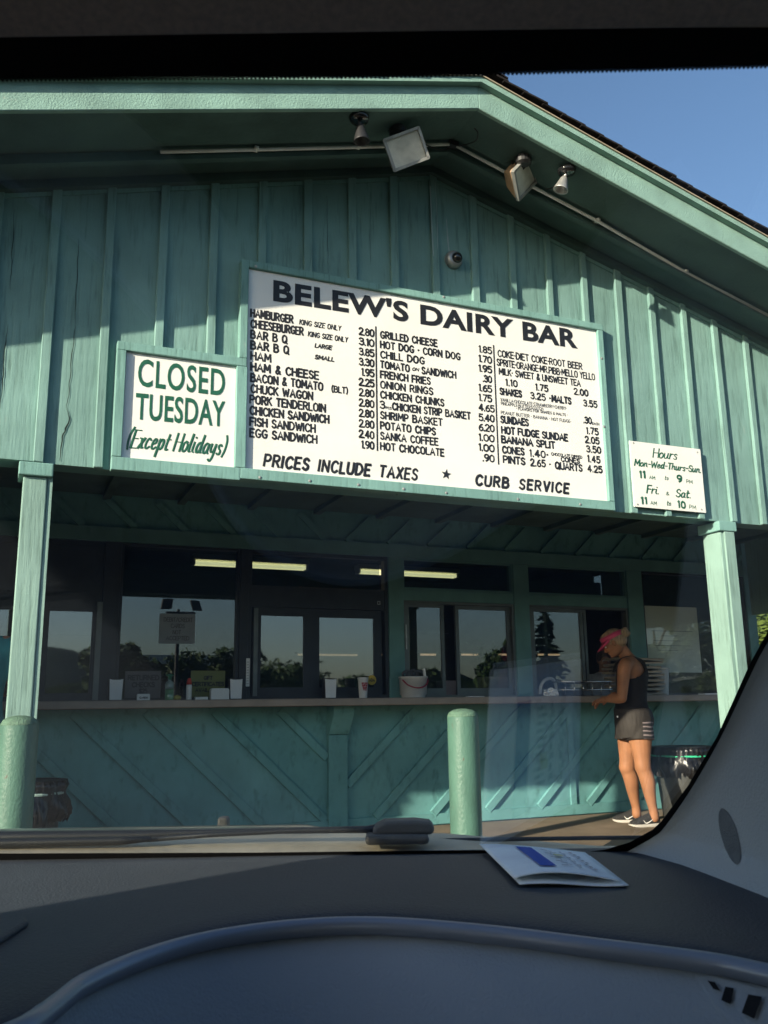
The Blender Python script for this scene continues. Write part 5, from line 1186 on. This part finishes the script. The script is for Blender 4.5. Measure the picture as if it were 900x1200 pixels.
ov = [(855+9.5*math.cos(a)*1.0+9*math.sin(a), 980+33*math.sin(a)-1.5*math.cos(a)) for a in (2*math.pi*k/28 for k in range(28))]
bm = nb(); prism(bm, [hit(bv, x, y, .0015) for x, y in ov], lray(855, 980).normalized()*.003); obj('tweeter_cover', bm, mat('tweeter_mesh', (.29, .32, .34), .7, bump=.9, bscale=(900, 900, 900)), pil)
# headliner and roof
hz = onw(450, 40).z; hw = onw(450, 40).y
bm = nb(); rows = []
for k in range(25):
    r = RL-.02+(RR+.12-RL)*k/24; px_off = .004*math.cos((r)*2.2)
    rows.append([bm.verts.new((r, hw+dw+.0, hz+z)) for dw, z in ((.010, .012), (.004, .001), (-.004, -.003+px_off*.4), (-.03, .004), (-.2, .02), (-1.0, .04), (-1.9, .02))])
for a, b in zip(rows, rows[1:]):
    for k in range(6): bm.faces.new((a[k], b[k], b[k+1], a[k+1]))
obj('headliner', bm, M['headliner'], car, True)
bm = nb(); prism(bm, [Vector((RL-.06, w_, z_)) for w_, z_ in ((top_w+.03, hz+.02), (top_w-.05, hz+.06), (-.6, hz+.11), (-1.7, hz+.07), (-1.75, hz+.045), (-.6, hz+.075), (top_w-.05, hz+.035))], (RR+.16-RL, 0, 0)); bevel(obj('roof', bm, M['paint'], car), .01)
# cowl, wiper, hood
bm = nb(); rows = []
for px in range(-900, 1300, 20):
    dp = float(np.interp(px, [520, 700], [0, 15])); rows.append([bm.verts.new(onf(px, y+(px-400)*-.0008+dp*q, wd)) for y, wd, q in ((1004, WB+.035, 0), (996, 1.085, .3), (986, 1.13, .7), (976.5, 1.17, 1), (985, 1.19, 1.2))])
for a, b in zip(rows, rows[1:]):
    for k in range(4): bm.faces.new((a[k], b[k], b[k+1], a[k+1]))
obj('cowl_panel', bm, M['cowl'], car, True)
bm = nb(); tube(bm, [onf(x, y, 1.145) for x, y in ((-420, 991), (0, 991), (200, 989), (430, 986), (700, 982), (900, 980))], .0025, 8); tube(bm, [onf(x, y, 1.13) for x, y in ((100, 994), (112, 990), (118, 985), (120, 980))], .002, 6); obj('cowl_seam', bm, M['rubber'], car)
wpz = bpy.data.objects.new('wiper', None); C.objects.link(wpz); wpz.parent = car
bm = nb(); tube(bm, [onf(x, y, 1.105) for x, y in ((-500, 986), (0, 981.5), (170, 979), (240, 975.5), (390, 972), (455, 971))], [.006, .0068, .0062, .0034, .0032, .004], 10); obj('blade', bm, M['rubber'], wpz, True)
bm = nb(); tube(bm, [onf(x, y, 1.09) for x, y in ((-500, 992), (0, 988.5), (140, 985.5), (176, 983))], [.0045, .0055, .005, .003], 10); tube(bm, [onf(x, y, 1.10) for x, y in ((172, 984), (250, 978), (330, 974), (430, 972), (470, 968))], [.003, .003, .003, .004, .008], 10); obj('arm', bm, M['rubber'], wpz, True)
M['pivot'] = mat('pivot_plastic', (.13, .12, .10), .6, var=.2)
bm = nb(); a, b, c, d = [onf(x, y, 1.07) for x, y in ((428, 991), (503, 990), (503, 979), (428, 979))]; prism(bm, [a, b, c, d], (0, .05, 0)); bevel(obj('pivot_base', bm, M['pivot'], wpz), .004)
bm = nb(); prism(bm, [onf(x, y, 1.08) for x, y in ((436, 980), (508, 978.5), (510, 969), (504, 963.5), (486, 961.5), (450, 963), (438, 969))], (0, .035, 0)); bevel(obj('pivot_cap', bm, M['pivot'], wpz), .006, 3)
bm = nb(); rows = []
for k in range(37):
    r = RL-.05+(RR+.14-RL)*k/36; e = ((k-18)/18)**2
    zr = onf(450, 975, 1.17).z; hd_ = -.030*float(np.interp(r, [-.10, .05], [0, 1])); rows.append([bm.verts.new((r, w_, zr+z_+hd_-.05*e*(w_-1.1))) for w_, z_ in ((1.168, -.004), (1.175, .005), (1.20, .007), (1.5, -.040), (1.85, -.115), (2.10, -.20), (2.2, -.34), (2.22, -.55))])
for a, b in zip(rows, rows[1:]):
    for k in range(7): bm.faces.new((a[k], b[k], b[k+1], a[k+1]))
hood = obj('hood', bm, M['paint'], car, True)
bm = nb(); a, b, c, d = [onf(x, y, 1.22) for x, y in ((253.5, 974), (267, 974), (266.5, 958), (255, 958))]; prism(bm, [a, b, c, d], (0, .02, 0)); bevel(obj('washer_nozzle', bm, M['pivot'], hood), .003)
# bodywork, pillars, glass, wheels
def arch(cw, r, z0=.30, n=10): return [(cw+r*math.cos(a), .30+r*math.sin(a)) for a in (math.pi*(k/n) for k in range(n+1))]
zb = onf(450, 975, 1.17).z-.01
prof = [(-2.55, .30)]+[p for p in reversed(arch(-1.75, .36))]+[p for p in reversed(arch(1.45, .36))]+[(2.2, .30), (2.22, .62), (2.1, zb-.20), (1.6, zb-.06), (1.16, zb), (.9, zb-.03), (-1.9, zb-.02), (-2.5, zb-.06), (-2.6, .7)]
for sg, r in ((-1, RL-.06), (1, RR+.085)):
    bm = nb(); pr_ = [Vector((r, a, b)) for a, b in prof]; prism(bm, pr_ if sg < 0 else pr_, (.03, 0, 0)); bmesh.ops.recalc_face_normals(bm, faces=bm.faces); sp = obj('body_side', bm, M['paint'], car)
    bm = nb()
    for (w0, z0), (w1, z1), wd in (((1.10, zb-.02), (top_w-.03, hz+.05), .045), ((.0, zb-.03), (-.06, hz+.06), .09), ((-1.45, zb-.03), (-1.5, hz+.05), .05), ((-2.45, zb-.06), (-1.72, hz+.05), .06), ((top_w-.02, hz+.045), (-1.74, hz+.045), .09)):  # centre pillar and roof rail placed to block sun from the near dash
        p0, p1 = Vector((r+.015, w0, z0)), Vector((r+.015-(.02*sg), w1, z1)); t_ = (p1-p0); n_ = Vector((1, 0, 0)); s_ = t_.normalized().cross(n_); obox(bm, (p0+p1)/2, t_/2, s_*wd/2, n_*.02)
    obj('body_pillar', bm, M['paint'], sp)
    bm = nb(); pg = [Vector((r+.012, a, b)) for a, b in ((1.0, zb-.02), (top_w, hz+.01), (-.02, hz+.01), (.02, zb-.02))]; prism(bm, pg, (.005, 0, 0)); bmesh.ops.recalc_face_normals(bm, faces=bm.faces); obj('side_window', bm, M['carglass'], sp)
    bm = nb(); pg = [Vector((r+.012, a, b)) for a, b in ((-.04, zb-.02), (-.10, hz+.01), (-1.7, hz+.01), (-2.35, zb-.04))]; prism(bm, pg, (.005, 0, 0)); bmesh.ops.recalc_face_normals(bm, faces=bm.faces); obj('sun_block_window', bm, M['sun_block'], sp)  # unseen rear glass, darkened to keep sun off the near dash
    bm = nb(); obox(bm, (r+.015+.018*sg, .05, zb-.12), (.012, 0, 0), (0, .09, 0), (0, 0, .014)); bevel(obj('door_handle', bm, M['paint'], sp), .006)
    for cwl in (1.45, -1.75):
        wh = bpy.data.objects.new('wheel', None); C.objects.link(wh); wh.parent = car; wh.location = (r+.015-.07*sg, cwl, .30)
        bm = nb(); lathe(bm, (0, 0, 0), [(.19, -.09), (.27, -.10), (.30, -.075), (.30, .075), (.27, .10), (.19, .09)], 32, (1, 0, 0)); obj('tyre', bm, M['tyre'], wh, True)
        bm = nb(); lathe(bm, (0, 0, 0), [(.03, .102*sg), (.06, .10*sg), (.17, .085*sg), (.195, .098*sg)], 32, (1, 0, 0)); obj('rim', bm, M['metal_gray'], wh)
bm = nb(); box(bm, RL-.06, RR+.115, -2.66, -2.57, .32, zb-.07); box(bm, RL-.05, RR+.105, 2.19, 2.27, .26, .56); bevel(obj('bumper', bm, M['paint'], car), .02)
bm = nb(); prism(bm, [Vector((RL-.02, -2.5, zb-.07)), Vector((RR+.08, -2.5, zb-.07)), Vector((RR+.08, -1.75, hz+.05)), Vector((RL-.02, -1.75, hz+.05))], (0, .003, .003)); obj('rear_window', bm, M['carglass'], car)
bm = nb(); box(bm, RL-.03, RR+.085, -2.55, 2.1, .24, .30); box(bm, RL-.03, RR+.085, 1.10, 1.14, .30, zb-.10); obj('floor_pan', bm, M['rubber'], car)
for r in (RL+.30, -.05):
    st = bpy.data.objects.new('car_seat', None); C.objects.link(st); st.parent = car
    bm = nb(); box(bm, r-.24, r+.24, -.62, -.12, .42, .56); bevel(obj('seat_cushion', bm, M['headliner'], st), .04, 3)
    bm = nb(); prism(bm, [Vector((r-.23, a, b)) for a, b in ((-.50, .55), (-.62, .55), (-.85, 1.12), (-.74, 1.14))], (.46, 0, 0)); bevel(obj('seat_back', bm, M['headliner'], st), .04, 3)
for r in (RL+.16, RR-.10):
    bm = nb(); lathe(bm, (r, 2.20, zb-.29), [(.001, .03), (.05, .025), (.075, .0), (.07, -.02)], 20, (0, 1, 0)); obj('headlight', bm, M['lens'], car, True)
# folded brochure on the dash
br = thing('brochure', 'folded pale blue and white brochure lying on the dashboard against the windshield', 'brochure', Vector((0, 0, 0)))
RZ = Matrix.Rotation(-YAW, 4, 'Z')
def cw_(p): return RZ @ Vector(p)+Vector((0, 0, GZ))
fl, fr, nr, nl = ond(567, 997.5, .003), ond(692, 1006, .003), ond(737, 1041, .003), ond(609, 1040, .003)
def leaf(u, v, top):
    a = fl.lerp(fr, u); b = nl.lerp(nr, u); p = a.lerp(b, v)
    lift = (.0022 + (.0058*math.sin(math.pi*min(1, u**.8*1.01))**1.0*(.3+.7*v)+.0015*(1-u)) if top else .001*math.sin(u*6))
    return cw_(p+ZU*lift+(Vector((-.004, .006, 0)) if top else Vector((0, 0, 0))))
M['leaflet'] = mat('brochure_paper', (.82, .90, .98), .45, var=.10, vscale=(22, 22, 22), spec=.15); M['brand_blue'] = mat('brochure_blue', (.010, .085, .45), .6, spec=.1); M['pale_print'] = mat('brochure_grey', (.30, .34, .42), .5)
for top in (False, True):
    bm = nb(); n = 18; g = [[bm.verts.new(leaf(i/n, j/10, top)) for i in range(n+1)] for j in range(11)]
    for j in range(10):
        for i in range(n): bm.faces.new((g[j][i], g[j+1][i], g[j+1][i+1], g[j][i+1]))
    o = obj('leaf', bm, M['leaflet'], br, True); sl = o.modifiers.new('s', 'SOLIDIFY'); sl.thickness = .0008
def patch(bm, u0, u1, v0, v1, up=.0013, n=8):
    g = [[bm.verts.new(leaf(u0+(u1-u0)*i/n, v0+(v1-v0)*j/n, True)+ZU*up) for i in range(n+1)] for j in range(n+1)]
    for j in range(n):
        for i in range(n): bm.faces.new((g[j][i], g[j+1][i], g[j+1][i+1], g[j][i+1]))
bm = nb(); patch(bm, .32, .47, .12, .84); obj('blue_band', bm, M['brand_blue'], br)
bm = nb()
for k in range(13): patch(bm, .54+.03*(k % 3), .60+.03*(k % 3), .16+k*.05, .185+k*.05, .0013, 2)
for k in range(9): patch(bm, .70, .72+.02*(k % 2), .2+k*.07, .245+k*.07, .0013, 2); patch(bm, .80+.015*(k % 3), .83+.015*(k % 3), .16+k*.075, .215+k*.075, .0013, 2)
obj('fine_print', bm, M['pale_print'], br)
bm = nb(); patch(bm, .60, .68, .36, .42, .0018, 3); obj('yellow_mark', bm, mat('brochure_yellow', (.55, .55, .18), .5), br)

# ------------------------------------------------------------------ what the windows mirror: trees, hills, lamp pole behind the car
def mir(px, py, Y):
    p = at(px, py, 2*(WL+.036)-Y); return Vector((p.x, Y, p.z))
def leaves(bm, c, rad, n, size, rnd, mi=2):
    for k in range(n):
        d = Vector((rnd.gauss(0, 1), rnd.gauss(0, 1), rnd.gauss(0, 1))).normalized()*rnd.random()**.45
        p = Vector(c)+Vector((d.x*rad[0], d.y*rad[1], d.z*rad[2]))
        a = Vector((rnd.gauss(0, 1), rnd.gauss(0, 1), rnd.gauss(0, .7))).normalized(); b = a.orthogonal().normalized(); s = size*rnd.uniform(.6, 1.4)
        bm.faces.new([bm.verts.new(x) for x in (p-a*s, p+b*s*.45, p+a*s, p-b*s*.45)]).material_index = 0
def tree(c, h, cr, label, seed, m, n=2600, size=.16, name='broadleaf_tree', group='broadleaf trees behind the lot', clumps=11, low=.25):
    rnd = random.Random(seed); t = thing(name, label, 'tree', c, 0, group)
    bm = nb(); limb_ = [Vector((0, 0, 0)), Vector((.05*h*rnd.uniform(-.5, .5), 0, h*.4)), Vector((.05*h*rnd.uniform(-1, 1), 0, h*.8))]
    tube(bm, limb_, [.035*h, .025*h, .008*h], 9)
    cl = []
    for k in range(clumps):
        a = rnd.uniform(0, 2*math.pi); q = math.sqrt(rnd.random())*cr*.75; z = h*(low+(1-low)*rnd.random()**.8)*.93; q *= math.sqrt(max(.15, 1-((z/h-.5)/.62)**2))
        cl.append(Vector((q*math.cos(a), q*math.sin(a), z))); st = limb_[0].lerp(limb_[2], min(1, .35+.5*z/h)); tube(bm, [st, st.lerp(cl[-1], .6)+Vector((0, 0, .05*h)), cl[-1]], [.012*h, .008*h, .003*h], 6)
    obj('trunk', bm, M['bark'], t)
    bm = nb()
    for p in cl:
        r = cr*rnd.uniform(.28, .5); leaves(bm, p, (r, r, r*.75), n//clumps, size, rnd)
    obj('crown', bm, m, t); return t
def conifer(c, h, r, label, seed):
    rnd = random.Random(seed); t = thing('fir_tree', label, 'tree', c); bm = nb(); tube(bm, [(0, 0, 0), (0, 0, h*.98)], [.03*h, .004*h], 9); obj('trunk', bm, M['bark'], t)
    bm = nb()
    for k in range(150):
        z = h*(.10+.89*k/149); L = r*(1-(k/149)**.85)*rnd.uniform(.65, 1.15)+.02*h; a = rnd.uniform(0, 6.28); d = Vector((math.cos(a), math.sin(a), -.25))
        for q in range(30):
            u = rnd.random(); p = Vector((0, 0, z))+d*L*u; s = .042*h*rnd.uniform(.6, 1.2); aa = (d+Vector((rnd.gauss(0, .5), rnd.gauss(0, .5), rnd.gauss(0, .4)))).normalized(); b = aa.orthogonal().normalized()
            bm.faces.new([bm.verts.new(x) for x in (p, p+aa*s*.5+b*s*.22, p+aa*s, p+aa*s*.5-b*s*.22)])
    obj('crown', bm, M['needle'], t); return t
def mtree(px, py, Y, cr, *a, **k):
    p = mir(px, py, Y); return tree((p.x, Y, GZ), p.z-GZ, cr, *a, **k)
mtree(132, 752, -22, 1.5, 'round tree mirrored beside the light pole at the left of the wide window', 1, M['leaf'])
mtree(163, 768, -30, 2.2, 'low spreading tree mirrored left of the light pole', 2, M['leaf'])
mtree(215, 771, -34, 2.4, 'bushy tree mirrored just behind the light pole', 3, M['leaf'])
mtree(283, 756, -24, 1.6, 'dark tree mirrored at the right edge of the wide window', 4, M['leaf'])
mtree(330, 785, -26, 3.0, 'broad grey-green tree mirrored in the left service pane', 5, M['leaf'], clumps=16)
mtree(425, 792, -26, 1.6, 'small tree mirrored behind the foam cup', 6, M['leaf'])
mtree(488, 782, -24, 1.6, 'dark tree mirrored above the bucket with the red handle', 7, M['leaf'])
mtree(590, 757, -17, 1.6, 'dense tree mirrored above the planter', 8, M['leaf'], clumps=14)
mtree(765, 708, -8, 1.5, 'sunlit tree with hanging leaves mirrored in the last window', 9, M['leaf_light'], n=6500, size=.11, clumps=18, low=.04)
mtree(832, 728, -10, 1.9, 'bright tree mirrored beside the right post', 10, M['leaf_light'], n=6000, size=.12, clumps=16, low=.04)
p = mir(637.5, 716, -17); conifer((p.x, -17, GZ), p.z-GZ, 1.5, 'pointed fir tree mirrored in the serving window', 11)
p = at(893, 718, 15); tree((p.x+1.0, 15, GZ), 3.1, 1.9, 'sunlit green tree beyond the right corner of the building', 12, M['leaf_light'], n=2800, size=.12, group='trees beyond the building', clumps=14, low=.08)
p = at(905, 735, 20); tree((p.x+1.2, 20, GZ), 10.5, 5.0, 'tall dark green tree farther back beyond the right corner of the building', 13, M['leaf'], n=16000, size=.24, group='trees beyond the building', clumps=30, low=.10)
# distant woods and hills behind the lot
bm = nb(); rnd = random.Random(5); rows = []
for k in range(221):
    x = -260+k*2.8; h = 3.9+1.0*math.sin(x*.11)+.8*math.sin(x*.37+1)+rnd.uniform(-.7, .9)
    rows.append([bm.verts.new((x, -120+dy+rnd.uniform(-.6, .6), z)) for dy, z in ((10, GZ-.1), (8, h*.5), (3, h*.85+rnd.uniform(-.5, .5)), (0, h), (-14, h*.92+rnd.uniform(-.5, .6)), (-22, GZ-.1))])
for a, b in zip(rows, rows[1:]):
    for k in range(5): bm.faces.new((a[k], b[k], b[k+1], a[k+1]))
tag(obj('distant_woods', bm, M['wood_far']), kind='stuff')
bm = nb(); rows = []
for k in range(201):
    x = -2200+k*24; h = 66*min(1, max(.12, (330-x)/260))+(0 if x > 300 else 1)*(12*math.sin(x*.0042)+9*math.sin(x*.011+2)+5*math.sin(x*.031))+rnd.uniform(-1.5, 1.5)
    rows.append([bm.verts.new((x, -1150+dy, z)) for dy, z in ((320, -2), (150, h*.55), (0, h), (-400, -2))])
for a, b in zip(rows, rows[1:]):
    for k in range(3): bm.faces.new((a[k], b[k], b[k+1], a[k+1]))
tag(obj('hills', bm, M['hill'], None, True), kind='structure')
# pole with two square lamps
Yp = -12; p = mir(209, 718, Yp); a, b = mir(195, 708, Yp), mir(229, 710, Yp)
lp = thing('lamp_pole', 'lot light pole with two square lamps, mirrored in the wide window', 'lamp post', (p.x, Yp, GZ)); h = p.z-GZ
bm = nb(); tube(bm, [(0, 0, 0), (0, 0, h+.10)], [.07, .05], 14); obj('pole', bm, M['dark_metal'], lp)
bm = nb(); box(bm, a.x-p.x, b.x-p.x, -.04, .04, h-.03, h+.03); obj('crossarm', bm, M['dark_metal'], lp)
for q, rz in ((a, .15), (b, -.25)):
    bm = nb(); obox(bm, (q.x-p.x, .08, q.z-GZ), (.15, rz*.3, 0), (0, .08, 0), (.02 if rz > 0 else -.05, 0, .15)); bevel(obj('lamp_head', bm, M['dark_metal'], lp), .02)
# low pale building and its canopy across the lot
pa, pb = mir(160, 768, -40), mir(270, 781, -40)
fb = thing('roadside_building', 'low white-fasciaed building across the lot, mirrored in the wide window', 'building', ((pa.x+pb.x)/2, -40, GZ)); hw_ = abs(pb.x-pa.x)/2+1
bm = nb(); box(bm, -hw_, hw_, -5, 0, 0, pb.z-GZ-.01); obj('wall', bm, mat('blue_grey_wall', (.20, .24, .27), .8, var=.15), fb)
bm = nb(); box(bm, -hw_-.6, hw_+.6, -5.6, .8, pb.z-GZ, pa.z-GZ); obj('roof', bm, mat('white_fascia', (.55, .56, .55), .7), fb)
bm = nb()
for k in range(5): box(bm, -hw_+1+k*(2*hw_-2.6)/4, -hw_+1.6+k*(2*hw_-2.6)/4, .002, .03, .9, 1.9)
obj('window', bm, M['frame_dark'], fb)
